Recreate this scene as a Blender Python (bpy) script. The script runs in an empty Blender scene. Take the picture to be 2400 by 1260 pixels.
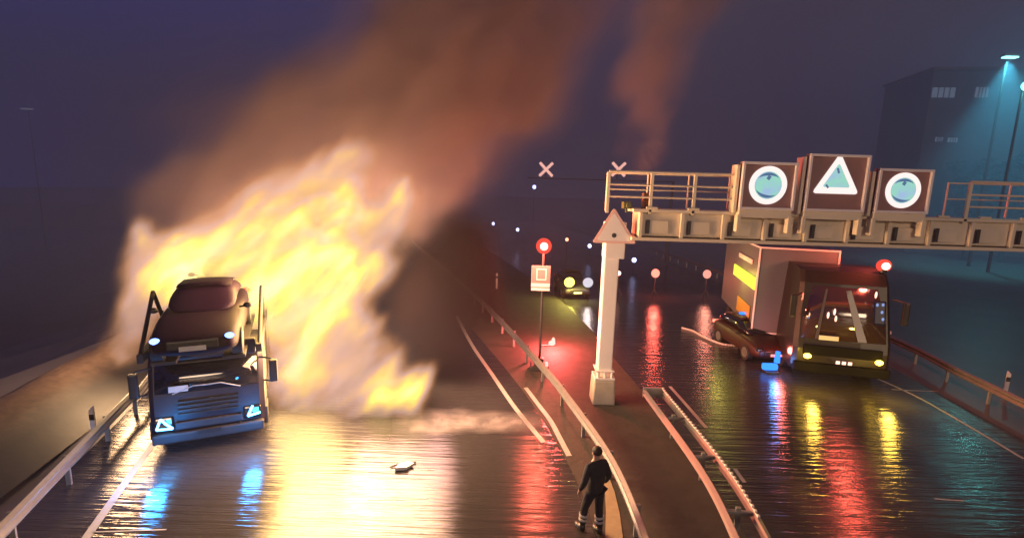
import bpy, bmesh, math, random
from mathutils import Vector, Matrix, Euler, noise as mnoise
R = math.radians
random.seed(7)
scene = bpy.context.scene
COL = scene.collection

# ------------------------------------------------------------------ camera
FPX, CX, CY, H = 1130.0, 1200.0, 630.0, 6.9
cam_data = bpy.data.cameras.new('camera')
cam = bpy.data.objects.new('camera', cam_data)
COL.objects.link(cam)
cam_data.sensor_width = 36.0
cam_data.lens = FPX / 2400.0 * 36.0
cam_data.clip_end = 1500.0
PITCH, ROLL = math.atan((CY - 442.0) / FPX), R(1.7)
CAMR = (Matrix.Rotation(R(90) - PITCH, 4, 'X') @ Matrix.Rotation(ROLL, 4, 'Z'))
cam.matrix_world = Matrix.Translation((0, 0, H)) @ CAMR
scene.camera = cam

# ------------------------------------------------------------------ night sky
world = bpy.data.worlds.new("World")
scene.world = world
world.use_nodes = True
wn, wl = world.node_tree.nodes, world.node_tree.links
wn.clear()
w_out = wn.new('ShaderNodeOutputWorld')
w_bg = wn.new('ShaderNodeBackground')
w_tc = wn.new('ShaderNodeTexCoord')
w_sep = wn.new('ShaderNodeSeparateXYZ')
w_map = wn.new('ShaderNodeMapRange')
w_mix = wn.new('ShaderNodeMix'); w_mix.data_type = 'RGBA'
w_sky = wn.new('ShaderNodeTexSky'); w_sky.sky_type = 'NISHITA'; w_sky.sun_disc = False
w_sky.sun_elevation = R(-6); w_sky.sun_rotation = R(200)
w_add = wn.new('ShaderNodeMix'); w_add.data_type = 'RGBA'; w_add.blend_type = 'ADD'
w_map.inputs['From Min'].default_value = -0.6
w_map.inputs['From Max'].default_value = 0.35
w_mix.inputs['A'].default_value = (0.020, 0.022, 0.130, 1)      # deep blue night towards the left
w_mix.inputs['B'].default_value = (0.046, 0.038, 0.062, 1)      # greyer towards the town on the right
w_add.inputs['Factor'].default_value = 0.05
wl.new(w_tc.outputs['Generated'], w_sep.inputs[0])
wl.new(w_sep.outputs['X'], w_map.inputs['Value'])
wl.new(w_map.outputs[0], w_mix.inputs['Factor'])
wl.new(w_mix.outputs['Result'], w_add.inputs['A'])
wl.new(w_sky.outputs[0], w_add.inputs['B'])
wl.new(w_add.outputs['Result'], w_bg.inputs['Color'])
w_bg.inputs['Strength'].default_value = 1.0
wl.new(w_bg.outputs[0], w_out.inputs['Surface'])

# added faint warm fill from behind the camera, lighting the gantry front
sun_d = bpy.data.lights.new('fill_sun', 'SUN'); sun_d.energy = 0.6; sun_d.color = (1.0, 0.70, 0.46); sun_d.angle = R(14)
fill_sun = bpy.data.objects.new('fill_sun', sun_d); COL.objects.link(fill_sun)
fill_sun.rotation_euler = Vector((-0.25, 1.0, -0.22)).to_track_quat('-Z', 'Y').to_euler()

# ------------------------------------------------------------------ exposure, render settings
scene.view_settings.view_transform = 'Standard'
scene.view_settings.look = 'None'
scene.view_settings.exposure = 0.0
scene.view_settings.gamma = 1.0
scene.render.engine = 'CYCLES'
cy = scene.cycles
cy.use_denoising = True
cy.denoiser = 'OPENIMAGEDENOISE'
cy.volume_step_rate = 2.5
cy.volume_max_steps = 160
cy.max_bounces = 5
cy.diffuse_bounces = 2
cy.glossy_bounces = 3
cy.volume_bounces = 1
cy.transparent_max_bounces = 8
cy.sample_clamp_indirect = 4.0
cy.sample_clamp_direct = 0.0
cy.caustics_reflective = False
cy.caustics_refractive = False

# ------------------------------------------------------------------ helpers
def ray(px, py):
    return (CAMR.to_3x3() @ Vector(((px - CX) / FPX, -(py - CY) / FPX, -1.0)))
def G(px, py, z=0.0):
    """point of the horizontal plane z seen at a pixel of the 2400 px photograph"""
    d = ray(px, py); t = (z - H) / d.z
    return Vector((d.x * t, d.y * t, z))
def PD(px, py, D):
    d = ray(px, py); t = D / d.y
    return Vector((d.x * t, D, H + d.z * t))

def material(name, base=(0.5, 0.5, 0.5), rough=0.5, metal=0.0, bump=0.0, bscale=20.0, vary=0.0, vscale=4.0, spec=0.5, coat=0.0, rvary=0.0, alpha=None, trans=0.0):
    m = bpy.data.materials.new(name); m.use_nodes = True
    n, l = m.node_tree.nodes, m.node_tree.links
    p = n['Principled BSDF']
    p.inputs['Base Color'].default_value = (*base, 1)
    p.inputs['Roughness'].default_value = rough
    p.inputs['Metallic'].default_value = metal
    p.inputs['Specular IOR Level'].default_value = spec
    p.inputs['Coat Weight'].default_value = coat
    p.inputs['Transmission Weight'].default_value = trans
    tc = n.new('ShaderNodeTexCoord')
    if vary > 0 or rvary > 0:
        t = n.new('ShaderNodeTexNoise'); t.inputs['Scale'].default_value = vscale; t.inputs['Detail'].default_value = 6
        l.new(tc.outputs['Object'], t.inputs['Vector'])
        if vary > 0:
            mx = n.new('ShaderNodeMix'); mx.data_type = 'RGBA'
            mx.inputs['A'].default_value = (*[c * (1 - vary) for c in base], 1)
            mx.inputs['B'].default_value = (*[min(1, c * (1 + vary)) for c in base], 1)
            l.new(t.outputs['Fac'], mx.inputs['Factor']); l.new(mx.outputs['Result'], p.inputs['Base Color'])
        if rvary > 0:
            mr = n.new('ShaderNodeMapRange')
            mr.inputs['From Min'].default_value = 0.35; mr.inputs['From Max'].default_value = 0.65
            mr.inputs['To Min'].default_value = max(0.02, rough - rvary); mr.inputs['To Max'].default_value = min(1, rough + rvary)
            l.new(t.outputs['Fac'], mr.inputs['Value']); l.new(mr.outputs[0], p.inputs['Roughness'])
    if bump > 0:
        t = n.new('ShaderNodeTexNoise'); t.inputs['Scale'].default_value = bscale; t.inputs['Detail'].default_value = 5
        b = n.new('ShaderNodeBump'); b.inputs['Strength'].default_value = bump; b.inputs['Distance'].default_value = 0.02
        l.new(tc.outputs['Object'], t.inputs['Vector']); l.new(t.outputs['Fac'], b.inputs['Height']); l.new(b.outputs[0], p.inputs['Normal'])
    return m

def glow(name, color, strength):
    m = bpy.data.materials.new(name); m.use_nodes = True
    n, l = m.node_tree.nodes, m.node_tree.links
    n.clear()
    o = n.new('ShaderNodeOutputMaterial'); e = n.new('ShaderNodeEmission')
    e.inputs[0].default_value = (*color, 1); e.inputs[1].default_value = strength
    l.new(e.outputs[0], o.inputs[0])
    return m

class MB:
    """collects shapes; build() links them as ONE mesh object"""
    def __init__(s): s.bm = bmesh.new()
    def box(s, c, size, bevel=0.0, rot=None, taper=None):
        r = bmesh.ops.create_cube(s.bm, size=1.0)
        vs = r['verts']
        for v in vs:
            k = 1.0
            if taper and v.co.z > 0: v.co.x *= taper[0]; v.co.y *= taper[1]
            v.co = Vector((v.co.x * size[0], v.co.y * size[1], v.co.z * size[2]))
        if bevel > 0:
            es = list({e for v in vs for e in v.link_edges})
            rb = bmesh.ops.bevel(s.bm, geom=es, offset=bevel, segments=2, affect='EDGES', profile=0.6)
            vs = list({v for f in rb['faces'] for v in f.verts} | {v for v in vs if v.is_valid})
        M = Matrix.Translation(c) @ (rot.to_matrix().to_4x4() if rot else Matrix())
        bmesh.ops.transform(s.bm, matrix=M, verts=[v for v in vs if v.is_valid])
        return s
    def cyl(s, a, b, r0, r1=None, n=12, cap=True):
        a, b = Vector(a), Vector(b); r1 = r0 if r1 is None else r1
        d = (b - a); L = d.length
        r = bmesh.ops.create_cone(s.bm, cap_ends=cap, segments=n, radius1=r0, radius2=r1, depth=L)
        q = Vector((0, 0, 1)).rotation_difference(d.normalized())
        M = Matrix.Translation((a + b) / 2) @ q.to_matrix().to_4x4()
        bmesh.ops.transform(s.bm, matrix=M, verts=r['verts'])
        return s
    def tube(s, pts, r, n=8):
        for a, b in zip(pts[:-1], pts[1:]): s.cyl(a, b, r, r, n)
        return s
    def ball(s, c, r, seg=14):
        rr = bmesh.ops.create_uvsphere(s.bm, u_segments=seg, v_segments=max(6, seg // 2), radius=1.0)
        sc = r if isinstance(r, (tuple, list)) else (r, r, r)
        bmesh.ops.transform(s.bm, matrix=Matrix.Translation(c) @ Matrix.Diagonal((*sc, 1)), verts=rr['verts'])
        return s
    def loft(s, rings, close=True, cap=True):
        vr = [[s.bm.verts.new(p) for p in ring] for ring in rings]
        n = len(vr[0])
        for a, b in zip(vr[:-1], vr[1:]):
            for i in range(n if close else n - 1):
                j = (i + 1) % n
                try: s.bm.faces.new((a[i], a[j], b[j], b[i]))
                except ValueError: pass
        if cap and close:
            for ring in (vr[0], vr[-1]):
                try: s.bm.faces.new(ring)
                except ValueError: pass
        return s
    def poly(s, pts, thick=None):
        vs = [s.bm.verts.new(p) for p in pts]
        f = s.bm.faces.new(vs)
        if thick is not None:
            r = bmesh.ops.extrude_face_region(s.bm, geom=[f])
            bmesh.ops.translate(s.bm, vec=thick, verts=[g for g in r['geom'] if isinstance(g, bmesh.types.BMVert)])
        return s
    def build(s, name, mat, parent=None, smooth=False, sub=0):
        bmesh.ops.recalc_face_normals(s.bm, faces=s.bm.faces)
        me = bpy.data.meshes.new(name); s.bm.to_mesh(me); s.bm.free()
        me.materials.append(mat)
        if smooth:
            for p in me.polygons: p.use_smooth = True
        o = bpy.data.objects.new(name, me); COL.objects.link(o)
        if parent: o.parent = parent
        if sub:
            md = o.modifiers.new('sub', 'SUBSURF'); md.levels = sub; md.render_levels = sub
        return o

def tag(o, label, cat, group=None):
    o['label'] = label; o['category'] = cat
    if group: o['group'] = group
    return o
def thing(name, label, cat, loc=(0, 0, 0), rz=0.0, group=None):
    o = bpy.data.objects.new(name, None); COL.objects.link(o)
    o.location = loc; o.rotation_euler = (0, 0, rz)
    o.empty_display_size = 0.3
    return tag(o, label, cat, group)
def kind(o, k): o['kind'] = k; return o
def point(name, loc, color, watts, radius, parent=None):
    d = bpy.data.lights.new(name, 'POINT'); d.color = color; d.energy = watts; d.shadow_soft_size = radius
    o = bpy.data.objects.new(name, d); COL.objects.link(o); o.location = loc
    if parent: o.parent = parent
    return o

# ------------------------------------------------------------------ materials
def wet_asphalt(name, base, r0, r1):
    m = bpy.data.materials.new(name); m.use_nodes = True
    n, l = m.node_tree.nodes, m.node_tree.links
    p = n['Principled BSDF']
    tc = n.new('ShaderNodeTexCoord')
    big = n.new('ShaderNodeTexNoise'); big.inputs['Scale'].default_value = 0.35; big.inputs['Detail'].default_value = 5
    fine = n.new('ShaderNodeTexNoise'); fine.inputs['Scale'].default_value = 38; fine.inputs['Detail'].default_value = 4
    mid = n.new('ShaderNodeTexNoise'); mid.inputs['Scale'].default_value = 3.0; mid.inputs['Detail'].default_value = 4; mid.inputs['Roughness'].default_value = .55; mid.inputs['Distortion'].default_value = .2
    mpm = n.new('ShaderNodeMapping'); mpm.inputs['Scale'].default_value = (0.13, 2.3, 1)   # cross ripples, shaped to draw reflections out into long streaks
    mp = n.new('ShaderNodeMapping'); mp.inputs['Scale'].default_value = (1.0, 0.35, 1)
    l.new(tc.outputs['Object'], mp.inputs[0]); l.new(mp.outputs[0], big.inputs['Vector'])
    l.new(tc.outputs['Object'], fine.inputs['Vector'])
    l.new(tc.outputs['Object'], mpm.inputs[0]); l.new(mpm.outputs[0], mid.inputs['Vector'])
    mr = n.new('ShaderNodeMapRange'); mr.inputs['From Min'].default_value = 0.38; mr.inputs['From Max'].default_value = 0.62
    mr.inputs['To Min'].default_value = r0; mr.inputs['To Max'].default_value = r1
    l.new(big.outputs['Fac'], mr.inputs['Value']); l.new(mr.outputs[0], p.inputs['Roughness'])
    mx = n.new('ShaderNodeMix'); mx.data_type = 'RGBA'
    mx.inputs['A'].default_value = (*[c * 0.7 for c in base], 1); mx.inputs['B'].default_value = (*[c * 1.35 for c in base], 1)
    l.new(big.outputs['Fac'], mx.inputs['Factor']); l.new(mx.outputs['Result'], p.inputs['Base Color'])
    b1 = n.new('ShaderNodeBump'); b1.inputs['Strength'].default_value = 0.10; b1.inputs['Distance'].default_value = 0.01
    b2 = n.new('ShaderNodeBump'); b2.inputs['Strength'].default_value = 0.60; b2.inputs['Distance'].default_value = 0.05
    l.new(fine.outputs['Fac'], b1.inputs['Height']); l.new(mid.outputs['Fac'], b2.inputs['Height'])
    l.new(b2.outputs[0], b1.inputs['Normal']); l.new(b1.outputs[0], p.inputs['Normal'])
    p.inputs['Specular IOR Level'].default_value = 0.6
    return m

M_road = wet_asphalt('wet_asphalt', (0.036, 0.034, 0.036), 0.10, 0.23)
M_ground = material('dark_wet_grass', (0.10, 0.09, 0.10), 0.4, bump=0.25, bscale=3, vary=0.4, vscale=.5, spec=.8)
M_bank = material('bare_earth_bank', (0.04, 0.028, 0.026), 0.5, bump=0.5, bscale=2.5, vary=0.5, vscale=1.2)
_n, _l = M_bank.node_tree.nodes, M_bank.node_tree.links       # firelight on the crest painted into the colour, dark below
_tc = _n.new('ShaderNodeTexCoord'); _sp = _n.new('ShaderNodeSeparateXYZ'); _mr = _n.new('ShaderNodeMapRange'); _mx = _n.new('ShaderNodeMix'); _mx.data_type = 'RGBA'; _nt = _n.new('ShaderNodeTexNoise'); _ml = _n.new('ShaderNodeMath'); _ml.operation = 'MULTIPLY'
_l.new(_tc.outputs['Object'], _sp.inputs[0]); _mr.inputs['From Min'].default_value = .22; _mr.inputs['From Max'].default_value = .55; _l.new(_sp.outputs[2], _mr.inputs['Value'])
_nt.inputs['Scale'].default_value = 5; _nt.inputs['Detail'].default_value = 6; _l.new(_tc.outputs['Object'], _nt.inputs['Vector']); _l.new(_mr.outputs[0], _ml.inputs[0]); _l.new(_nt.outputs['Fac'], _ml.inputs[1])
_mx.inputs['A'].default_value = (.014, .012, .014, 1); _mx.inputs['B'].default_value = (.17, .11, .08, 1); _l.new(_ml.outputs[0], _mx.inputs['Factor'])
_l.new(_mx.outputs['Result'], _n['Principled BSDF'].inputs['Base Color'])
M_median = material('median_soil', (0.045, 0.04, 0.035), 0.75, bump=0.8, bscale=7, vary=0.5, vscale=2.0)
M_line = material('road_paint', (0.42, 0.42, 0.41), 0.4, bump=0.2, bscale=60, vary=0.25, vscale=9)
M_sand = material('pale_grit', (0.36, 0.28, 0.17), 0.7, bump=0.5, bscale=30, vary=0.3, vscale=5)
M_steel = material('galvanised_steel', (0.27, 0.26, 0.26), 0.45, metal=0.5, vary=0.2, vscale=5, bump=0.1, bscale=25)
M_post = material('weathered_steel_post', (0.32, 0.31, 0.3), 0.5, metal=0.5, vary=0.2, vscale=6)
M_cream = material('cream_gantry_paint', (0.82, 0.70, 0.52), 0.5, vary=0.14, vscale=1.6, bump=0.06, bscale=14)
M_white = material('white_steel_paint', (0.78, 0.74, 0.73), 0.45, vary=0.1, vscale=2.5)
M_conc = material('pale_concrete', (0.42, 0.38, 0.32), 0.8, bump=0.4, bscale=18, vary=0.25, vscale=3)
M_black = material('black_plastic', (0.018, 0.017, 0.02), 0.4, bump=0.05, bscale=40)
M_rubber = material('tyre_rubber', (0.02, 0.02, 0.02), 0.75, bump=0.3, bscale=40)
M_rim = material('wheel_rim', (0.4, 0.4, 0.42), 0.3, metal=0.8)
M_glass = material('dark_glass', (0.012, 0.012, 0.018), 0.06, spec=0.8, coat=0.5)
M_maroon = material('maroon_car_paint', (0.015, 0.006, 0.019), 0.55, coat=0.0, spec=.12, vary=0.1, vscale=2)
M_cab = material('dark_cab_paint', (0.017, 0.011, 0.022), 0.45, coat=0.0, vary=0.15, vscale=2)
M_lorry = material('brown_lorry_paint', (0.018, 0.013, 0.013), 0.45, coat=0.1, spec=.3, vary=0.25, vscale=1.5)
M_panel = material('sign_panel_maroon', (0.36, 0.18, 0.17), 0.5, vary=0.12, vscale=3)
M_frame = material('sign_frame', (0.92, 0.82, 0.80), 0.45, vary=0.08)
M_grey = material('grey_box_body', (0.13, 0.145, 0.16), 0.5, vary=0.12, vscale=1.2)
M_dark = material('dark_steel', (0.05, 0.045, 0.05), 0.5, metal=0.3, vary=0.2)
M_redpaint = material('red_paint', (0.42, 0.05, 0.045), 0.35, coat=0.3, vary=0.1)
M_plate = material('white_plate', (0.75, 0.75, 0.74), 0.5, vary=0.05)
M_leaf = material('dark_leaf', (0.018, 0.020, 0.028), 0.7, vary=0.4, vscale=3, spec=.2)
M_wood = material('twig_bark', (0.05, 0.04, 0.035), 0.8)

# ------------------------------------------------------------------ setting: ground, carriageways, median
def sheet(name, pts, z, mat):
    b = MB(); b.poly([(p[0], p[1], z) for p in pts]); return kind(b.build(name, mat), 'structure')
def ribbon(name, left, right, z, mat):
    b = MB(); b.loft([[(l[0], l[1], z), (r[0], r[1], z)] for l, r in zip(left, right)], close=False)
    return kind(b.build(name, mat), 'structure')
def curve(pts, n=40):
    """Catmull-Rom through 2-D points"""
    P = [Vector((p[0], p[1], p[2] if len(p) > 2 else 0)) for p in pts]
    P = [P[0] * 2 - P[1]] + P + [P[-1] * 2 - P[-2]]
    out = []
    per = max(2, n // (len(P) - 3))
    for i in range(1, len(P) - 2):
        a, b, c, d = P[i - 1:i + 3]
        for k in range(per):
            t = k / per
            out.append(0.5 * ((2 * b) + (c - a) * t + (2 * a - 5 * b + 4 * c - d) * t * t + (3 * b - a - 3 * c + d) * t ** 3))
    out.append(P[-2].copy())
    return out

gb = MB()
N = 60
bmesh.ops.create_grid(gb.bm, x_segments=N, y_segments=N, size=260)
bmesh.ops.translate(gb.bm, vec=(0, 160, -0.012), verts=gb.bm.verts)
for v in gb.bm.verts:
    e_ = -12.5 - max(0, v.co.y - 8) * .22
    if v.co.x < e_ - 4 and v.co.y < 110: v.co.z -= min(5.0, (e_ - 4 - v.co.x) * .6)
kind(gb.build('ground', M_ground), 'structure')

L_left = curve([(-8.4, -6), (-9.6, 6), (-11.2, 13), (-17.5, 30), (-30, 62), (-50, 110)], 60)
L_right = curve([(2.2, -6), (2.0, 6), (1.15, 13.4), (-2.9, 26), (-13, 55), (-31, 105)], 60)
kind(ribbon('left_carriageway', L_left, L_right, 0.0, M_road), 'structure')
R_left = curve([(4.2, -6), (4.75, 6), (5.05, 11), (4.55, 17.8), (2.7, 32), (-5, 62), (-18, 105)], 66)
R_right = curve([(14.2, -6), (14.9, 6), (15.3, 13), (16.2, 21.5), (17.0, 32), (14, 62), (6, 105)], 66)
kind(ribbon('right_carriageway', R_left, R_right, 0.0, M_road), 'structure')
kind(ribbon('median_strip', L_right[:61], [R_left[min(len(R_left) - 1, round(i * (len(R_left) - 1) / (len(L_right) - 1)))] for i in range(len(L_right))], -0.004, M_median), 'structure')
# earth bank beyond the left guard rail
bk = MB(); rows = []
for i in range(61):
    y = -4 + i * 1.6
    x0 = -10.6 - max(0, y - 8) * 0.22
    prof = [(0.0, -0.02), (-0.8, 0.10), (-1.6, 0.40), (-2.2, 0.62), (-2.8, 0.60), (-4.5, -0.3), (-12, -4.0), (-18, -6.5)]
    rows.append([(x0 + dx, y, dz + (0.16 * mnoise.noise((dx * 1.3, y * 0.6, 1.0)) if -10 < dx < 0 else 0)) for dx, dz in prof])
bk.loft(rows, close=False)
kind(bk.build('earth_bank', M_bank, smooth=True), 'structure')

# painted lines, seams and glints
rm = MB()
def stripe(pts, w, z=0.006):
    P = curve(pts, 30)
    rings = []
    for i, p in enumerate(P):
        t = (P[min(i + 1, len(P) - 1)] - P[max(i - 1, 0)]); t.z = 0; t.normalize()
        s = Vector((-t.y, t.x, 0)) * w / 2
        rings.append([(p.x - s.x, p.y - s.y, z), (p.x + s.x, p.y + s.y, z)])
    rm.loft(rings, close=False)
gp = lambda *a: [G(x, y) for x, y in a]
stripe(gp((140, 1350), (200, 1262), (285, 1142), (372, 1022), (420, 960)), 0.16)
stripe(gp((1070, 740), (1105, 806), (1150, 872), (1202, 948), (1242, 998), (1274, 1036)), 0.15)
stripe(gp((1232, 908), (1262, 948), (1290, 985), (1312, 1026), (1334, 1068)), 0.15)
stripe(gp((1570, 905), (1610, 950), (1655, 1002)), 0.12)
stripe(gp((1722, 1098), (1745, 1130)), 0.10)
for a, b in (((215, 1246), (390, 1240)), ((262, 1176), (372, 1172))):  # glints on the wet road laid on as thin pale stripes
    stripe([G(*a), (G(*a) + G(*b)) / 2, G(*b)], 0.03)
for a, b in (((690, 1108), (1020, 1100)), ((860, 1170), (1000, 1168))):
    stripe([G(*a), (G(*a) + G(*b)) / 2 + Vector((0, random.uniform(-.03, .03), 0)), G(*b)], 0.02)
for x0, x1, y in ((2090, 2200, 912), (2190, 2260, 1168), (2070, 2100, 1000)):
    stripe([G(x0, y), G((x0 + x1) / 2, y + 3), G(x1, y + 5)], 0.05)
stripe([G(2040, 880), G(2150, 930), G(2290, 1010), G(2400, 1075)], 0.10)
kind(rm.build('road_markings_and_glints', M_line), 'structure')
# strip of pale grit beside the median rail
kind(ribbon('gravel_verge', [G(1412, 1110), G(1418, 1150), G(1420, 1200), G(1418, 1275)], [G(1424, 1110), G(1440, 1150), G(1452, 1200), G(1462, 1275)], 0.008, M_sand), 'structure')
# thin pale soft-edged sheet across the road beside the fire
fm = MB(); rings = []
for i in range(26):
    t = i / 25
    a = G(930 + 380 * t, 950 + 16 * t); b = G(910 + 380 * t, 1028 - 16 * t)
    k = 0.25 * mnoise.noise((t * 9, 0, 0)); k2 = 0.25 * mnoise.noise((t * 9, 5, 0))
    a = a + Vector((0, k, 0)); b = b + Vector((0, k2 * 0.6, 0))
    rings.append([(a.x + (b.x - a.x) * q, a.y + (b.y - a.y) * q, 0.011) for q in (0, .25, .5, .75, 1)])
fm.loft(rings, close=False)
M_pale_film = material('thin_pale_film', (0.30, 0.28, 0.28), 0.4, bump=0.4, bscale=12, vary=0.4, vscale=2.5)
_n, _l = M_pale_film.node_tree.nodes, M_pale_film.node_tree.links
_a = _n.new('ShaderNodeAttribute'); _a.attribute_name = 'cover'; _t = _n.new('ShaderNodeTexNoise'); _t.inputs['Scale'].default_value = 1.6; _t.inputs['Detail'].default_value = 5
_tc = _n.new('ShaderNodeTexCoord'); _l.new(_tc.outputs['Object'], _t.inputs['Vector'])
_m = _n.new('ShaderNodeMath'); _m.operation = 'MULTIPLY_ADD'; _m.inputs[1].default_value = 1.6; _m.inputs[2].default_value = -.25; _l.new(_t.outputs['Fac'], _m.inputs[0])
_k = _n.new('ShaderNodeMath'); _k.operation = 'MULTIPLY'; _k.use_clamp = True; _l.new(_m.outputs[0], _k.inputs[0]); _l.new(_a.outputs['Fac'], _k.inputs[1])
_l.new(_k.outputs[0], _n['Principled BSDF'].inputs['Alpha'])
fo = fm.build('pale_sheet', M_pale_film); kind(fo, 'structure')
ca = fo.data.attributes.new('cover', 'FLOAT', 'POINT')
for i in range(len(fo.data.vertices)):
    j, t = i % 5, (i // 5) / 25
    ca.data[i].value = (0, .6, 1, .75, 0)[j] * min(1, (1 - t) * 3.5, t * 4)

# ------------------------------------------------------------------ guard rails
def wbeam(b, pts, side, h=0.31, d=0.08, zc=0.6):
    prof = [(-h / 2, 0.0), (-h / 2 + 0.05, d), (-0.06, d), (0, 0.01), (0.06, d), (h / 2 - 0.05, d), (h / 2, 0.0)]
    rings = []
    for i, p in enumerate(pts):
        t = (pts[min(i + 1, len(pts) - 1)] - pts[max(i - 1, 0)]); t.z = 0; t.normalize()
        s = Vector((-t.y, t.x, 0)) * side
        f = [Vector((p.x, p.y, zc + z)) + s * o for z, o in prof]
        bck = [Vector((p.x, p.y, zc + z)) + s * (o - 0.012) for z, o in reversed(prof)]
        rings.append(f + bck)
    b.loft(rings)
def walk(pts, step):
    acc = 0; out = [(pts[0], (pts[1] - pts[0]).normalized())]
    for a, b in zip(pts[:-1], pts[1:]):
        L = (b - a).length; t = step - acc
        while t <= L:
            out.append((a + (b - a) * t / L, (b - a).normalized())); t += step
        acc = (acc + L) % step
    return out
def guard_rail(label, pts, side, step=2.0, double=0.0, studs=False, zc=0.6, h=.31):
    t = thing('guard_rail', label, 'guard rail')
    b = MB(); wbeam(b, pts, side, h, zc=zc); b.build('beam', M_steel, t)
    if double:
        q = []
        for i, p in enumerate(pts):
            d = (pts[min(i + 1, len(pts) - 1)] - pts[max(i - 1, 0)]); d.z = 0; d.normalize()
            q.append(p + Vector((-d.y, d.x, 0)) * -side * double)
        b = MB(); wbeam(b, q, -side, h, zc=zc); b.build('beam', M_steel, t)
        if studs:
            b = MB()
            for p, d in walk(q, 0.16):
                if 8.5 < p.y < 16.5: b.box((p.x, p.y, zc + h / 2 + .045), (0.05, 0.06, 0.05), 0.01)
            b.tube([Vector((p.x, p.y, zc + h / 2 + .012)) for p, d in walk(q, .16) if 8.5 < p.y < 16.5], .012, 5)
            b.build('stud_strip', M_frame, t)
        b = MB()
        a0, a1 = pts[-1], q[-1]
        b.box(((a0 + a1) / 2).to_tuple()[:2] + (zc,), ((a0 - a1).length + 0.14, 0.06, 0.34), 0.02); b.build('end_plate', M_steel, t)
    for p, d in walk(pts, step):
        off = Vector((-d.y, d.x, 0)) * -side * (0.07 if not double else double / 2)
        b = MB(); a = math.atan2(d.y, d.x)
        b.box((p.x + off.x, p.y + off.y, (zc + 0.13) / 2 - 0.05), (0.06, 0.10, zc + 0.2), 0.01, Euler((0, 0, a)))
        if double: b.box((p.x + off.x, p.y + off.y, zc), (0.08, double, 0.08), 0.01, Euler((0, 0, a)))
        b.build('post', M_post, t)
    return t
gz = lambda z, *a: [G(x, y, z) for x, y in a]
def flat(P): return [Vector((p[0], p[1], 0)) for p in P]
lr = flat(curve(gz(0.62, (-160, 1408), (0, 1243), (100, 1140), (205, 1032), (312, 922), (350, 884)) + [Vector((-17.4, 27, 0)), Vector((-26, 48, 0))], 40))
guard_rail('galvanised guard rail along the far left shoulder beside the earth bank', lr, -1, 2.0)
ml = flat(curve(gz(0.62, (1545, 1380), (1514, 1262), (1438, 1085), (1345, 950), (1262, 848)) + [Vector((-2.2, 28, 0)), Vector((-11.5, 55, 0))], 44))
guard_rail('pale guard rail on the median edge passing behind the dark shrub', ml, 1, 2.0)
mr_ = flat(curve(gz(0.62, (1772, 1380), (1728, 1262), (1642, 1098), (1512, 918)), 34))
guard_rail('double guard rail with studded crest, right of the gantry post', mr_, 1, 2.0, double=0.55, studs=True, h=.22)
rr = flat(curve([Vector((15.4, 4, 0)), Vector((15.7, 10, 0))] + gz(0.62, (2400, 945), (2240, 868), (2085, 792)) + [Vector((17.6, 32, 0)), Vector((16, 55, 0))], 40))
guard_rail('guard rail along the outer right shoulder passing the dark lorry', rr, 1, 2.0)

# ------------------------------------------------------------------ delineator posts
def delineator(label, p, h=1.0):
    t = thing('delineator_post', label, 'post', (p.x, p.y, 0), random.uniform(-.3, .3), 'white roadside delineator posts')
    b = MB(); b.loft([[(-.06, -.04, 0), (.06, -.04, 0), (.02, .06, 0), (-.02, .06, 0)], [(-.06, -.04, h - .08), (.06, -.04, h - .08), (.02, .06, h), (-.02, .06, h)]]); b.build('shaft', M_white, t)
    b = MB(); b.box((0, -.043, h - .28), (.123, .012, .16)); b.build('reflector_band', M_black, t)
delineator('delineator post behind the left guard rail against the lit bank', G(207, 1022) + Vector((0, 0.2, 0)), 0.75)
delineator('white delineator post beyond the right guard rail near the picture edge', G(2352, 932))
delineator('white delineator post standing beside the dark lorry with yellow lamps', G(2078, 822))
delineator('small white delineator post in the murk left of the red signal lamp', G(1164, 676), 1.1)

# ------------------------------------------------------------------ gantry
GD = 15.8
gbase = G(1410, 938)
gp0 = Vector((gbase.x, gbase.y, 0))
gy = gp0.y
g = thing('sign_gantry', 'cream steel gantry with railed walkway carrying three lit traffic signs over the right carriageway', 'gantry', gp0)
gl = lambda px, py: PD(px, py, gy) - gp0          # a point of the gantry's own plane
b = MB(); b.box((0, 0, 0.42), (0.74, 0.74, 0.84), 0.05, taper=(0.92, 0.92)); b.build('plinth', M_conc, g)
b = MB(); b.box((0, 0, 0.88), (0.66, 0.66, 0.07), 0.012)
for s in (-.22, 0, .22): b.cyl((s, -.26, .9), (s, -.26, 1.12), .045, n=8)
b.box((0, 0, 1.13), (0.6, 0.6, 0.05), 0.012); b.build('base_plate', M_white, g)
z_top = 5.95
b = MB(); b.box((0, 0, (1.14 + 4.85) / 2), (0.46, 0.46, 4.85 - 1.14), 0.03); b.box((0.07, 0, 5.4), (0.62, 0.56, 1.14), 0.03); b.build('post', M_white, g)
x1 = 18.5
ZB0, ZB1 = 5.5, 6.36
b = MB()
b.box(((x1 + 0.5) / 2 + .1, 0.0, (ZB0 + ZB1) / 2 + .02), (x1 - .7, 0.8, ZB1 - ZB0 - .14), 0.02)       # box girder
b.box(((x1 + .6) / 2, 0.0, ZB0), (x1 - .4, 1.02, 0.1), 0.015)                                       # lower flange
b.box(((x1 + .6) / 2, 0.0, ZB1), (x1 - .4, 1.02, 0.1), 0.015)
b.build('girder', M_cream, g)
x = 0.75                                                # stiffeners and cover plates on the girder's face, each its own part
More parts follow.
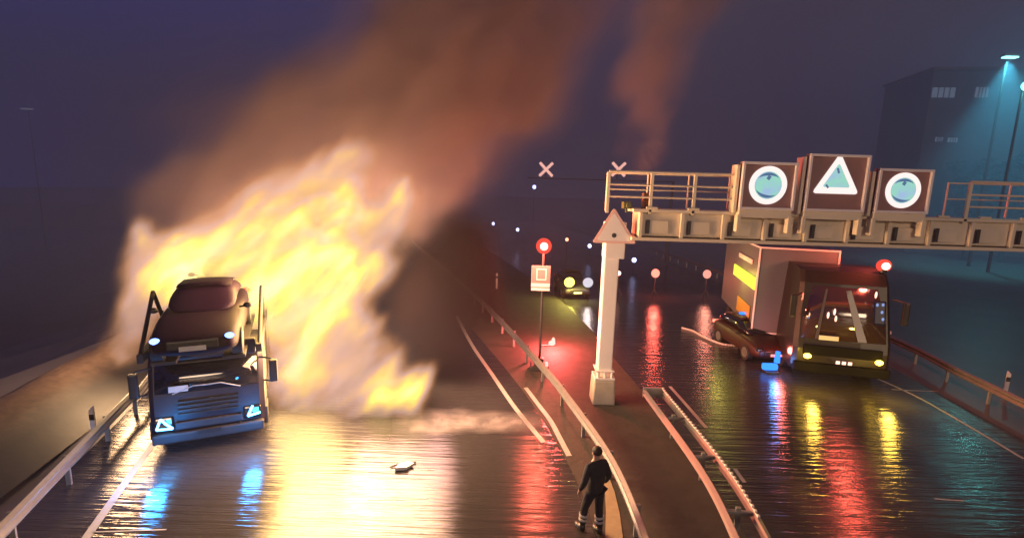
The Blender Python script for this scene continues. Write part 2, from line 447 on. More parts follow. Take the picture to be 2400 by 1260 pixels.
while x < x1:
    b = MB(); b.box((x, -0.455, (ZB0 + ZB1) / 2), (0.1, 0.11, ZB1 - ZB0 - .11), 0.01); b.build('stiffener', M_cream, g)
    b = MB(); b.box((x + .55, -0.43, (ZB0 + ZB1) / 2 - .06), (0.62, 0.06, 0.40), 0.02); b.build('cover_plate', M_cream, g)
    b = MB(); b.box((x + .30, -0.50, ZB1 + .085), (0.34, 0.08, 0.07), 0.01); b.build('clamp', M_cream, g)
    b = MB(); b.box((x + .23, -0.468, (ZB0 + ZB1) / 2 - .05), (0.10, 0.02, 0.42)); b.build('slot', M_dark, g)
    x += 1.26
def railing(xa, xb, n):
    b = MB()
    ya = -0.48
    for z in (7.5, 7.12, 6.76): b.cyl((xa, ya, z), (xb, ya, z), 0.04 if z > 7.3 else 0.03, n=8)
    for i in range(n + 1):
        x = xa + (xb - xa) * i / n
        b.box((x, ya, 6.88), (0.10, 0.06, 1.22), 0.01)
        b.cyl((x + .12, ya + .9, 6.3), (x + .12, ya + .9, 7.48), 0.028, n=6)
    for z in (7.48, 6.98): b.cyl((xa + .1, ya + .9, z), (xb, ya + .9, z), 0.024, n=6)
    b.build('railing', M_cream, g)
railing(-0.3, 4.9, 4); railing(10.55, x1, 4)
b = MB(); b.box((0.35, -.2, 6.5), (0.26, 0.3, 0.22), 0.03); b.cyl((.35, -.35, 6.5), (.35, -.5, 6.5), .07); b.cyl((.35, -.2, 6.28), (.35, -.2, 6.5), .04); b.build('camera_housing', material('olive_housing', (0.12, 0.13, 0.05), 0.5), g)
b = MB(); b.box((0.95, -.1, 6.62), (0.2, 0.2, 0.55), 0.02); b.build('control_box', material('brown_box', (0.25, 0.12, 0.08), 0.5), g)

E_ring = glow('sign_ring_light', (1.0, 0.86, 0.82), 1.1)
E_cyan = bpy.data.materials.new('sign_cyan_light'); E_cyan.use_nodes = True
_n, _l = E_cyan.node_tree.nodes, E_cyan.node_tree.links; _n.clear()
_o = _n.new('ShaderNodeOutputMaterial'); _e = _n.new('ShaderNodeEmission'); _t = _n.new('ShaderNodeTexNoise'); _r = _n.new('ShaderNodeValToRGB')
_tc = _n.new('ShaderNodeTexCoord'); _l.new(_tc.outputs['Object'], _t.inputs['Vector']); _t.inputs['Scale'].default_value = 2.6
_r.color_ramp.elements[0].color = (0.38, 0.55, 0.80, 1); _r.color_ramp.elements[1].color = (0.34, 0.72, 0.58, 1)
_r.color_ramp.elements[0].position = .35; _r.color_ramp.elements[1].position = .62
_l.new(_t.outputs['Fac'], _r.inputs[0]); _l.new(_r.outputs[0], _e.inputs[0]); _e.inputs[1].default_value = 0.95; _l.new(_e.outputs[0], _o.inputs[0])
E_navy = glow('sign_dark_digit', (0.13, 0.23, 0.42), 0.7)
def sign_box(label, x, w, z0, z1, shape, grp):
    t = thing('traffic_sign', label, 'traffic sign', gp0 + Vector((x, -0.62, z0)), 0, grp)
    h = z1 - z0
    b = MB(); b.box((0, 0.04, h / 2), (w - .02, 0.2, h), 0.03); b.build('cabinet', M_panel, t)
    b = MB(); e = .075
    for sx in (-1, 1): b.box((sx * (w / 2 - e / 2), -.09, h / 2), (e, .09, h - .02), 0.012)
    b.box((0, -.087, h - e / 2), (w, .092, e), 0.012); b.box((0, -.087, e / 2), (w, .092, e), 0.012)
    b.build('frame', M_frame, t)
    b = MB(); b.box((-w / 2 - .08, .16, h / 2 - .10), (0.10, 0.36, h + .02), 0.02); b.build('side_housing', M_cream, t)
    b = MB(); b.box((0, .02, -.12), (w * .97, .22, .24), 0.02); b.box((-w * .47, -.0, -.42), (.12, .2, .5), .02); b.box((w * .47, -.0, -.42), (.12, .2, .5), .02); b.build('bracket', M_cream, t)
    cz = h * .52
    def ringpts(r, k=40): return [(r * math.cos(2 * math.pi * i / k), r * math.sin(2 * math.pi * i / k)) for i in range(k)]
    if shape == 'disc':
        ro = min(w, h) * .40; ri = ro * .72
        b = MB(); a = ringpts(ro); c = ringpts(ri)
        b.loft([[(p[0], -.078, cz + p[1]) for p in c], [(p[0], -.078, cz + p[1]) for p in a], [(p[0], -.06, cz + p[1]) for p in a]], cap=False)
        b.build('lit_ring', E_ring, t)
        b = MB(); b.poly([(p[0], -.074, cz + p[1]) for p in c]); b.build('lit_disc', E_cyan, t)
        b = MB()
        for s, c0, c1 in ((1, 35, 150), (-1, 200, 318)):
            o = [(ri * .92 * math.cos(R(a)), ri * .92 * math.sin(R(a))) for a in range(c0, c1, 6)]
            mid = R((c0 + c1) / 2)
            i_ = [(ri * (.92 - .22 * math.sin(math.pi * k / (len(o) - 1))) * math.cos(R(c0 + 6 * k)), ri * (.92 - .22 * math.sin(math.pi * k / (len(o) - 1))) * math.sin(R(c0 + 6 * k))) for k in range(len(o))]
            b.loft([[(p[0], -.0775, cz + p[1]), (q[0], -.0775, cz + q[1])] for p, q in zip(o, i_)], close=False)
        b.box((0.0, -.077, cz + ri * .55), (ri * .25, .004, ri * .3), rot=Euler((0, R(30), 0)))
        b.build('dark_digit', E_navy, t)
    else:
        cz = h * .60; ro = w * .45
        def tri(r, dy=0, rnd=.14):
            out = []
            V = [Vector((r * 1.0 * math.cos(R(a)), r * .98 * math.sin(R(a)) + dy)) for a in (90, 210, 330)]
            for i in range(3):
                p, q, s = V[i], V[i - 1], V[(i + 1) % 3]
                a = p + (q - p).normalized() * rnd * r; c = p + (s - p).normalized() * rnd * r
                out += [a, (a + c) / 2 * .6 + p * .4, c]
            return out
        A, C = tri(ro, -.08), tri(ro * .60, -.05)
        b = MB(); b.loft([[(p.x, -.078, cz + p.y) for p in C], [(p.x, -.078, cz + p.y) for p in A], [(p.x, -.06, cz + p.y) for p in A]], cap=False); b.build('lit_border', E_ring, t)
        b = MB(); b.poly([(p.x, -.074, cz + p.y) for p in C]); b.build('lit_disc', E_cyan, t)
        b = MB(); b.box((0.0, -.077, cz + .2), (.06, .004, .16), rot=Euler((0, R(-20), 0))); b.build('dark_digit', E_navy, t)
        b = MB(); b.box((-.27, -.077, cz - .26), (.12, .004, .06), rot=Euler((0, R(50), 0))); b.build('dark_digit', E_navy, t)
    return t
sx = lambda px, py: gl(px, py)
for px, w, ya, yb, shp, lab in ((1797, 1.62, 380, 492, 'disc', 'lit round speed sign in a square frame, left of the triangle sign on the gantry'),
                                (1957, 1.78, 362, 496, 'tri', 'lit triangular warning sign, tallest of the signs on the gantry'),
                                (2112, 1.60, 396, 500, 'disc', 'lit round speed sign in a square frame, right of the triangle sign on the gantry')):
    a = PD(px, ya, gy - .62) - gp0; c = PD(px, yb, gy - .62) - gp0
    sign_box(lab, (a.x + c.x) / 2, w, c.z, a.z, shp, 'lit signs on the gantry')

# warning triangle fixed to the gantry post
t = thing('warning_sign', 'unlit white triangular warning sign with red rim mounted on the gantry post', 'traffic sign', gp0 + Vector((.33, -.34, 4.9)))
a0 = PD(1440, 486, gy - .35) - (gp0 + Vector((.33, -.34, 4.9))); a1 = PD(1388, 570, gy - .35) - (gp0 + Vector((.33, -.34, 4.9))); a2 = PD(1492, 570, gy - .35) - (gp0 + Vector((.33, -.34, 4.9)))
ce = (a0 + a1 + a2) / 3
zb = (a1.z + a2.z) / 2; a1.z = a2.z = zb
def trimesh(k, y, th):
    b = MB(); V = [ce + (p - ce) * k for p in (a0, a1, a2)]
    out = []
    for i in range(3):
        p, q, s = V[i], V[i - 1], V[(i + 1) % 3]
        a = p + (q - p).normalized() * .08; c = p + (s - p).normalized() * .08
        out += [a, p * .45 + (a + c) * .275, c]
    b.poly([(p.x, y, p.z) for p in out], Vector((0, th, 0))); return b
trimesh(1.0, 0, .03).build('plate', material('faded_red_rim', (0.80, 0.50, 0.47), 0.4, vary=.1), t)
trimesh(.80, -.006, .004).build('face', material('sign_white_face', (0.8, 0.74, 0.74), 0.4), t)
b = MB(); b.ball((ce.x, -.008, ce.z - .12), (.075, .006, .075)); b.build('symbol', M_black, t)

# ------------------------------------------------------------------ cars
def make_car(name, label, loc, rz, paint, tail=None, head=None, Lc=4.4, W=1.82, Hh=1.5, cat='car', glass=None, hs=(.2, .09, .075)):
    """front of the car looks along -Y"""
    t = thing(name, label, cat, loc, rz)
    hw = W / 2
    st = [(-Lc / 2, .38, .62, .72), (-Lc / 2 + .12, .24, .70, .90), (-Lc / 2 + .6, .2, .86, .98), (-.75, .2, .98, 1.0), (.3, .2, 1.0, 1.0), (1.3, .2, 1.02, .99), (Lc / 2 - .35, .22, 1.0, .95), (Lc / 2 - .06, .3, .92, .88), (Lc / 2, .4, .8, .8)]
    b = MB(); rings = []
    for y, zl, zs, k in st:
        w = hw * k
        half = [(w * .86, zl), (w, zl + .14), (w, (zl + zs) / 2 + .05), (w * .97, zs - .06), (w * .84, zs), (w * .4, zs + .035)]
        rings.append([(x, y, z) for x, z in half] + [(-x, y, z) for x, z in reversed(half)])
    b.loft(rings); b.build('body', paint, t, smooth=True, sub=2)
    # greenhouse
    gs = [(-.98, .94, .9, .94), (-.25, .99, .84, Hh - .06), (.1, .99, .80, Hh), (.9, 1.0, .78, Hh - .02), (1.5, 1.0, .78, Hh - .13), (1.98, 1.0, .82, 1.04)]
    b = MB(); rings = []
    for y, zb_, k, zt in gs:
        wb, wt = hw * .92, hw * .66 * k / .8
        rings.append([(wb, y, zb_), (wt + (wb - wt) * .35, y, zb_ + (zt - zb_) * .7), (wt, y, zt), (0, y, zt + .012), (-wt, y, zt), (-wt - (wb - wt) * .35, y, zb_ + (zt - zb_) * .7), (-wb, y, zb_)])
    b.loft(rings); b.build('window_glass', glass or M_glass, t, smooth=True, sub=1)
    b = MB(); rings = []
    for y, k, zt in ((-.12, .8, Hh + .0), (.1, .8, Hh + .022), (.9, .78, Hh + .004), (1.42, .76, Hh - .085)):
        wt = hw * .66 * k / .8
        rings.append([(wt, y, zt - .01), (wt * .5, y, zt + .02), (0, y, zt + .03), (-wt * .5, y, zt + .02), (-wt, y, zt - .01)])
    b.loft(rings, close=False); o = b.build('roof', paint, t, smooth=True)
    md = o.modifiers.new('solid', 'SOLIDIFY'); md.thickness = .03
    for s in (-1, 1):
        b = MB(); b.ball((s * (hw + .1), -.62, 1.02), (.11, .07, .075)); b.cyl((s * (hw - .1), -.6, .98), (s * (hw + .08), -.6, 1.0), .025); b.build('mirror', M_black, t, smooth=True)
        for y in (-Lc / 2 + .85, Lc / 2 - .85):
            b = MB(); b.cyl((s * (hw - .22), y, .32), (s * (hw + .005), y, .32), .325, n=24); w = b.build('wheel', M_rubber, t, smooth=False)
            b = MB(); b.cyl((s * (hw - .1), y, .32), (s * (hw + .012), y, .32), .215, n=20); b.build('rim', M_rim, w)
        b = MB(); b.ball((s * hw * .78, -Lc / 2 + .12, .665), hs); b.build('headlight', head or M_glass, t, smooth=True)
        b = MB(); b.box((s * hw * .7, Lc / 2 - .035, .84), (.36, .1, .14), .03); b.build('tail_light', tail or M_redpaint, t)
    b = MB(); b.box((0, -Lc / 2 - .02, .47), (.52, .02, .11), .004); b.build('number_plate', M_plate, t)
    b = MB(); b.box((0, Lc / 2 + .02, .6), (.52, .02, .11), .004); b.build('number_plate', M_plate, t)
    b = MB(); b.box((0, -Lc / 2 + .03, .55), (1.0, .1, .2), .03); b.build('grille', M_black, t)
    return t

# ------------------------------------------------------------------ car transporter (front towards the camera)
DRL = glow('blue_daytime_lamp', (0.10, 0.50, 1.0), 11)
TOPL = glow('blue_white_headlamp', (0.16, 0.32, 1.0), 5.0)
tb = G(497, 1042)
TR = R(25)
tp = thing('car_transporter', 'dark car transporter lorry facing the camera with blue running lamps, burning behind its cab', 'lorry', tb, TR)
b = MB()
W2 = 1.29
rings = []
for y, z, w in ((0.06, .42, 1.0), (0.0, .8, 1.0), (0.02, 1.42, 1.0)):
    pass
prof = [(.10, .36), (0.0, .5), (-.02, 1.0), (0.02, 1.50), (.20, 2.28), (.34, 2.44), (.8, 2.52), (1.9, 2.52), (1.95, .9), (1.95, .36)]
def sect(x, ins): return [(x, y + ins, z) for y, z in prof]
b.loft([sect(-W2, .14), sect(-W2 + .12, .02), sect(-.5, 0), sect(.5, 0), sect(W2 - .12, .02), sect(W2, .14)])
b.build('cab', M_cab, tp)
b = MB(); b.loft([[(x, .012 - .03 + ins, 1.56), (x, .19 - .03 + ins, 2.26)] for x, ins in ((-1.14, .05), (-.6, .0), (0, -.012), (.6, 0), (1.14, .05))], close=False); o = b.build('windscreen', M_glass, tp, smooth=True)
o.modifiers.new('solid', 'SOLIDIFY').thickness = .012
for s in (-1, 1):
    b = MB(); b.tube([(s * .75, -.06, 1.56), (s * .3, -.05, 1.72), (s * -.1, -.03, 1.7)], .016); b.build('wiper', material('wiper_metal', (.5, .5, .5), .4), tp)
b = MB(); b.box((0, .02, 2.62), (2.3, .14, .42), .05); b.box((0, .5, 2.58), (2.4, .9, .14), .03); b.build('deck_front', M_cab, tp)
b = MB(); b.box((-.62, -.05, 1.68), (.42, .015, .15), .004, Euler((R(-12), 0, 0))); b.build('windscreen_card', M_plate, tp)
b = MB(); b.box((0, -.06, .42), (2.5, .2, .26), .05); b.box((0, -.05, .70), (1.5, .1, .2), .03); b.build('bumper', M_dark, tp)
b = MB()
for i in range(4): b.box((0, -.04, .98 + i * .11), (1.35, .03, .05), .01)
b.build('grille', M_black, tp)
b = MB(); b.box((0, -.175, .50), (.52, .012, .11), .003); b.build('number_plate', M_black, tp)
hl = MB(); hl.box((-.98, -.02, .79), (.42, .1, .34), .05); hA = hl.build('headlight', M_glass, tp)
hl = MB(); hl.box((.98, -.02, .79), (.42, .1, .34), .05); hB = hl.build('headlight', M_glass, tp)
b = MB()
def strokes(b, pts, r): b.tube([(x, -.085, z) for x, z in pts], r, 6)
strokes(b, [(-1.14, .68), (-1.04, .95), (-.93, .80), (-.80, .66), (-1.14, .68)], .026); b.build('daytime_lamp', DRL, hA)
b = MB(); strokes(b, [(1.0, .97), (.88, .70), (1.17, .76)], .03); b.build('daytime_lamp', DRL, hB)
for x_ in (-1.0, 1.0): point('daytime_light', (x_, -1.3, .45), (.03, .34, 1), 120, .2, tp)
for s in (-1, 1):
    b = MB()
    b.tube([(s * 1.22, .25, 2.2), (s * 1.5, .05, 2.2)], .025); b.tube([(s * 1.22, .25, 1.55), (s * 1.5, .05, 1.55)], .025)
    b.box((s * 1.54, .05, 1.85), (.2, .14, .62), .04); b.build('mirror', M_black, tp)
    b = MB(); b.box((s * 1.2, .45, .55), (.28, .6, .5), .04); b.build('step_well', M_dark, tp)
    for y in (1.3,):
        b = MB(); b.cyl((s * .92, y, .5), (s * 1.27, y, .5), .5, n=28); w = b.build('wheel', M_rubber, tp)
        b = MB(); b.cyl((s * 1.2, y, .5), (s * 1.285, y, .5), .28, n=18); b.build('rim', M_rim, w)
    # long side frame of the loading deck, over the cab and back along the body
    b = MB()
    b.box((s * 1.25, 4.2, 2.66), (.14, 9.2, .22), .02); b.box((s * 1.25, 4.8, 1.0), (.14, 7.0, .24), .02)
    for y in (2.2, 4.0, 6.0, 8.0): b.box((s * 1.26, y, 1.85), (.11, .14, 1.5), .015)
    b.cyl((s * 1.26, -.3, 2.72), (s * 1.29, 1.5, 3.9), .05); b.cyl((s * 1.29, 1.5, 3.9), (s * 1.26, 2.4, 2.75), .05)
    b.build('side_frame', M_dark, tp)
b = MB()
for s in (-.72, .72): b.box((s, 3.9, 2.62), (.5, 9.4, .09), .015)
b.box((0, 4, 1.05), (2.3, 7.0, .1), .01)
b.build('loading_deck', M_dark, tp)
for s in (-1, 1):
    for y in (6.2, 7.4):
        b = MB(); b.cyl((s * .9, y, .48), (s * 1.25, y, .48), .48, n=24); b.build('wheel', M_rubber, tp)
# the car on the deck above the cab
ln = Matrix.Rotation(TR, 3, 'Z')
cp = tb + ln @ Vector((0, 0.75, 2.675))
make_car('loaded_car', 'maroon car with bluish headlamps riding on the deck above the transporter cab', cp, TR, M_maroon, head=TOPL, W=1.84, Lc=4.5, glass=material('tinted_glass', (.024, .009, .030), .5, spec=.12), hs=(.1, .07, .07))
cp2 = tb + ln @ Vector((0, 5.9, 2.675))
make_car('loaded_car', 'scorched car on the rear deck of the transporter inside the blaze', cp2, TR, M_dark, W=1.8)

# ------------------------------------------------------------------ lorries and vehicles on the right carriageway
AMB = glow('amber_lamp', (1.0, 0.62, 0.05), 14.0)
REDL = glow('red_lamp_core', (1.0, 0.36, 0.28), 6.0)
REDH = glow('red_halo_lens', (1.0, 0.07, 0.045), 1.3)  # wide glowing lens that paints a red halo round the lamp core
REDT = glow('red_tail_lamp', (1.0, 0.16, 0.10), 4.0)
PINK = glow('pinkish_glow', (1.0, 0.55, 0.4), 2.2)
BLUEL = glow('blue_beacon', (0.03, 0.20, 1.0), 2.2)
YEL = glow('yellow_lit_panel', (0.85, 0.90, 0.08), 1.4)
lb = G(1962, 897)
LR = R(-14)
lo = thing('lorry', 'dark brown lorry with two amber lamps and a red roof beacon on the right carriageway', 'lorry', lb, LR)
hw = 1.62
prof = [(.12, .4), (0, .55), (-.02, 1.25), (.05, 1.6), (.5, 3.7), (.75, 4.15), (1.4, 4.25), (2.3, 4.25), (2.4, 1.0), (2.4, .4)]
def sec2(x, ins, kx=1.0): return [(x * (1 - .10 * max(0, z - 1.6) / 2.6), y + ins, z) for y, z in prof]
b = MB(); b.loft([sec2(-hw, .16), sec2(-hw + .14, .02), sec2(-.6, 0), sec2(.6, 0), sec2(hw - .14, .02), sec2(hw, .16)]); b.build('cab', M_lorry, lo)
M_ws = material('streaked_windscreen', (0.05, 0.028, 0.026), 0.10, spec=1.0, coat=.8, rvary=.08, vscale=3)
b = MB(); b.loft([[(x, .03 + ins, 1.64), (x * .93, .47 + ins, 3.6)] for x, ins in ((-1.42, .04), (-.7, -.01), (0, -.02), (.7, -.01), (1.42, .04))], close=False); o = b.build('windscreen', M_ws, lo, smooth=True)
o.modifiers.new('solid', 'SOLIDIFY').thickness = .015
b = MB()
for x0, xt, w in ((-.9, -.62, .06), (.62, .1, .15)):
    b.poly([(x0 - w, .0, 1.66), (x0 + w, .0, 1.66), (xt + w * .6, .44, 3.5), (xt - w * .6, .44, 3.5)], Vector((0, -.012, .004)))
b.build('windscreen_streak', material('tan_streak', (0.06, 0.036, 0.034), 0.4, coat=.3), lo)  # tan strips slanting over the windscreen
b = MB(); b.box((-.50, -.03, 1.72), (.66, .02, .17), .004); b.build('windscreen_card', M_plate, lo)
b = MB(); b.box((0, -.06, .55), (3.2, .24, .36), .06); b.box((0, -.05, 1.22), (2.6, .1, .4), .04); b.build('bumper', material('matt_black', (.006, .006, .006), .8, spec=.1), lo)
for s in (-1, 1):
    b = MB(); b.ball((s * 1.18, -.17, 1.0), (.13, .06, .1)); b.build('headlight', AMB, lo, smooth=True)
    point('amber_light', (s * 1.18, -1.4, .75), (1, .62, .08), 95, .15, lo)
    b = MB(); b.tube([(s * 1.5, .3, 3.3), (s * 1.78, .0, 3.25)], .03); b.box((s * 1.83, 0, 2.85), (.2, .16, .85), .05); b.build('mirror', M_black, lo)
    b = MB(); b.cyl((s * 1.2, 1.5, .52), (s * 1.6, 1.5, .52), .52, n=24); w = b.build('wheel', M_rubber, lo)
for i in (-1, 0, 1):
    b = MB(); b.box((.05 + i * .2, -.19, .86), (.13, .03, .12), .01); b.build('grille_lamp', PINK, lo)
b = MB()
for x, z in ((-.55, .0), (-.35, .05), (-.28, -.04), (.9, .3)): b.ball((x, -.02 + .2, 2.55 + z * 3), (.04, .02, .13))  # glowing beads paint reflections onto the windscreen
b.build('painted_reflection', PINK, lo)
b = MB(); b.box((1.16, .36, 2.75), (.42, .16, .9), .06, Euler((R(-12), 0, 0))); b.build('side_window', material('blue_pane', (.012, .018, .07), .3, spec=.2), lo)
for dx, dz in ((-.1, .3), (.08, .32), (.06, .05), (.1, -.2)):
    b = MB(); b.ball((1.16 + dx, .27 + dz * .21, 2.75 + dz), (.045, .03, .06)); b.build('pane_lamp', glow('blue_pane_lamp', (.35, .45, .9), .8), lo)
b = MB(); b.cyl((1.32, .9, 4.2), (1.32, .9, 4.34), .12); b.build('beacon_foot', M_black, lo)
b = MB(); b.ball((1.32, .9, 4.46), (.26, .12, .24)); b.build('roof_beacon_halo', REDH, lo, smooth=True)
b = MB(); b.ball((1.32, .74, 4.46), (.14, .08, .14)); b.build('beacon_bulb', REDL, lo, smooth=True)
point('beacon_light', (1.32, .9, 5.1), (1, .12, .07), 450, .2, lo)
b = MB(); b.box((0, 6.0, 2.2), (2.9, 7.0, 3.2), .05); b.build('load_body', M_lorry, lo)

# grey box lorry behind it
bb = G(1776, 842) + Vector((0, .6, 0))
BD = bb.y
bx = thing('box_lorry', 'grey box lorry with a glowing yellow side panel standing behind the dark lorry', 'lorry', (bb.x, BD, 0), R(-13))
bw, bl, z0, z1 = 3.0, 7.0, 1.05, 4.75
b = MB(); b.box((bw / 2 - .1, bl / 2, (z0 + z1) / 2), (bw, bl, z1 - z0), .04); b.build('box_body', M_grey, bx)
b = MB()
for z in (z0, z1): b.box((bw / 2 - .1, -.02, z), (bw + .04, .07, .07), .01)
for x in (-.1, bw - .1): b.box((x, -.02, (z0 + z1) / 2), (.06, .07, z1 - z0), .01)
b.box((-.11, bl / 2, z1), (.06, bl, .07), .01)
b.build('edge_trim', M_frame, bx)
b = MB(); b.box((bw / 2 - .1, .1, .75), (bw - .1, .3, .3), .03); b.build('rear_beam', M_redpaint, bx)
for y in (1.4, 5.4):
    b = MB(); b.cyl((.0, y, .5), (.4, y, .5), .5, n=24); b.build('wheel', M_rubber, bx)
b = MB(); b.box((-.14, 2.2, 3.15), (.06, 4.2, .55), .02); b.build('lit_side_panel', YEL, bx)
b = MB(); b.box((-.14, 2.2, 4.0), (.05, 2.6, .22), .02); b.build('side_stripe', M_frame, bx)
b = MB(); b.box((-.14, 1.7, 1.7), (.05, 2.4, .7), .02); b.build('side_locker', material('ochre_locker', (.6, .36, .06), .4), bx)
for x in (.25, 1.5):
    b = MB(); b.box((x, -.09, .82), (.26, .06, .12), .02); b.build('tail_light', REDT, bx)
point('panel_light', (-.8, 2.2, 3.1), (1, .85, .15), 60, .3, bx)

# red emergency car with blue lamp between the two lorries
ec = G(1806, 856)
em = make_car('emergency_car', 'dark red emergency car with blue light bar, left of the dark lorry', (ec.x, ec.y + 1.9, 0), R(188 + 4), material('deep_red_paint', (.035, .008, .008), .45, coat=.1), tail=REDT, W=1.75, Lc=4.0)
em.rotation_euler = (0, 0, R(4))
b = MB(); b.box((.2, .6, 1.55), (.9, .22, .12), .03); b.build('blue_light_bar', BLUEL, em)
point('tail_glow', (0, 2.6 - 5.2, .9), (1, .18, .12), 90, .15, em)
bl_ = G(1806, 872)
wl_ = thing('warning_light', 'blue flashing lamp box standing on the wet road behind the dark red emergency car', 'lamp', (bl_.x, bl_.y, 0))
b = MB(); b.box((0, 0, .04), (.5, .4, .08), .02); b.build('foot', M_black, wl_)
b = MB(); b.box((-.06, 0, .24), (.58, .24, .26), .08); b.cyl((.2, 0, .42), (.2, 0, .86), .11, .09, n=14); b.build('lamp', BLUEL, wl_)
point('blue_light', (0, -.4, .5), (.08, .35, 1), 40, .15, wl_)

# hose lying on the road
hz = MB(); hp = curve([G(1598, 770), G(1625, 778), G(1650, 792), G(1692, 808), G(1730, 812)], 24)
hz.tube([(p.x, p.y, .05) for p in hp], .05, 8)
tag(hz.build('hose', M_plate, smooth=True), 'pale hose snaking over the wet right carriageway towards the box lorry', 'hose')

# ------------------------------------------------------------------ warning lamps, beacons, far traffic
def lamp_stand(label, px, py, ybase, color, mat, watts, r=.13, grp=None):
    base = G(px, ybase)
    h = (PD(px, py, base.y)).z
    t = thing('warning_lamp', label, 'lamp', (base.x, base.y, 0), 0, grp)
    b = MB()
    for a in (90, 210, 330): b.cyl((math.cos(R(a)) * .3, math.sin(R(a)) * .3, 0), (0, 0, .5), .025, n=6)
    b.cyl((0, 0, .4), (0, 0, h - r), .03, n=8); b.build('stand', M_dark, t)
    b = MB(); b.ball((0, 0, h), (r, r, r * 1.1)); b.build('lens', mat, t, smooth=True)
    if watts: point('lamp_light', (0, -r - .12, h + .05), color, watts, r, t)
    return t
lamp_stand('red warning lamp on a stand just right of the gantry post', 1532, 640, 694, (1, .12, .08), glow('red_far_lamp', (1, .20, .14), 2.6), 260, .27, 'red lamps on the right carriageway')
lamp_stand('pinkish red warning lamp on a stand just left of the box lorry', 1652, 642, 696, (1, .3, .2), glow('pink_far_lamp', (1, .36, .28), 1.2), 130, .27, 'red lamps on the right carriageway')
lamp_stand('small red lamp glimpsed right behind the gantry post', 1447, 640, 690, (1, .3, .2), glow('small_red_lamp', (1, .4, .3), 6), 0, .14)
lamp_stand('tiny red lamp above the yellow headlamp in the far distance', 1325, 561, 640, (1, .3, .2), glow('tiny_red_lamp', (1, .35, .2), 3), 0, .14)
BLU2 = glow('blue_white_far_lamp', (.5, .55, 1.0), 5)
for (px, py, yb, lab) in ((1155, 524, 570, 'blue lamp on a stand, leftmost in the distance beside the smoke'),
                          (1212, 538, 580, 'blue lamp on a stand just upper left of the red signal lamp'),
                          (1248, 438, 556, 'bluish white lamp on a tall stand below the left red cross'),
                          (1380, 576, 610, 'small blue lamp left of the warning triangle post'),
                          (1484, 609, 640, 'small blue lamp just right of the warning triangle post')):
    lamp_stand(lab, px, py, yb, (.3, .4, 1), BLU2, 0, .27 if py < 450 else .19, 'blue lamps in the distance')

# far car with one yellow and one white headlamp
fc = G(1346, 702)
car2 = make_car('far_car', 'distant dark car with one yellow and one white headlamp', (fc.x, fc.y + 2.1, 0), R(5), M_dark)
for ch in [c for c in car2.children if c.name.startswith('headlight')]: bpy.data.objects.remove(ch)
for dx, mt, cl, wt in ((-.58, glow('yellow_headlamp', (1, .85, .12), 3.5), (1, .85, .15), 420), (.62, glow('white_headlamp', (.85, .8, .9), .9), (1, .8, .75), 60)):
    b = MB(); b.ball((dx, -2.2, 1.15), (.34, .12, .32)); b.build('headlight', mt, car2, smooth=True)
    point('headlamp_light', (dx, -2.5, 1.2), cl, wt, .15, car2)

# signal trailer with red lamp, sign and red board, at the median
sb = G(1264, 866)
st_ = thing('signal_post', 'signal post with bright red lamp over a pale square sign', 'signal', (sb.x, sb.y, 0))
lz = PD(1275, 577, sb.y)
b = MB(); b.cyl((0.0, .1, .35), (lz.x - sb.x, .1, lz.z), .05, n=10); b.build('mast', M_dark, st_)
b = MB(); b.ball((lz.x - sb.x, .08, lz.z), (.30, .1, .30)); b.build('lamp_halo_lens', REDH, st_, smooth=True)
b = MB(); b.ball((lz.x - sb.x, -.05, lz.z), (.15, .09, .15)); b.build('lamp', REDL, st_, smooth=True)
point('signal_light', (lz.x - sb.x, -.35, lz.z), (1, .12, .07), 1100, .2, st_)
s0, s1 = PD(1242, 690, sb.y), PD(1292, 634, sb.y)
c0 = ((s0 + s1) / 2) - Vector((sb.x, sb.y, 0))
b = MB(); b.box((c0.x, 0, c0.z + .22), (.72, .06, .86), .02); b.build('sign_panel', material('pale_grey_sign', (.2, .19, .2), .6), st_)
b = MB()
for sxx in (-1, 1): b.box((c0.x + .02 + sxx * .17, -.034, c0.z + .32), (.035, .012, .42))
for zz in (.12, .52): b.box((c0.x + .02, -.0345, c0.z + zz), (.375, .012, .035))
b.build('symbol', M_white, st_)
b = MB(); b.box((c0.x, -.036, c0.z - .09), (.7, .02, .13), .01); b.box((c0.x, -.036, c0.z - .25), (.7, .02, .1), .01); b.build('sign_plate', M_white, st_)
b = MB(); b.box((.0, .1, .1), (.7, .6, .2), .04); b.box((0, .1, .3), (.3, .3, .3), .03); b.build('foot', M_dark, st_)
# made-up flare, added to carry the red glow on the wet road
fl_ = G(1278, 812)
rf = thing('added_flare', 'added red flare giving the glow on the wet road below the signal post', 'flare', (fl_.x, fl_.y, 0))
b = MB(); b.cyl((-.25, 0, .05), (.2, .1, .05), .035, n=10); b.build('tube', M_redpaint, rf)
b = MB(); b.ball((.3, .12, .14), (.16, .1, .12)); b.ball((.36, .14, .26), (.08, .06, .14)); b.build('flame', glow('added_flare_flame', (1, .3, .25), 3), rf, smooth=True)
point('added_flare_light', (.3, -.35, .8), (1, .10, .09), 2000, .4, rf)

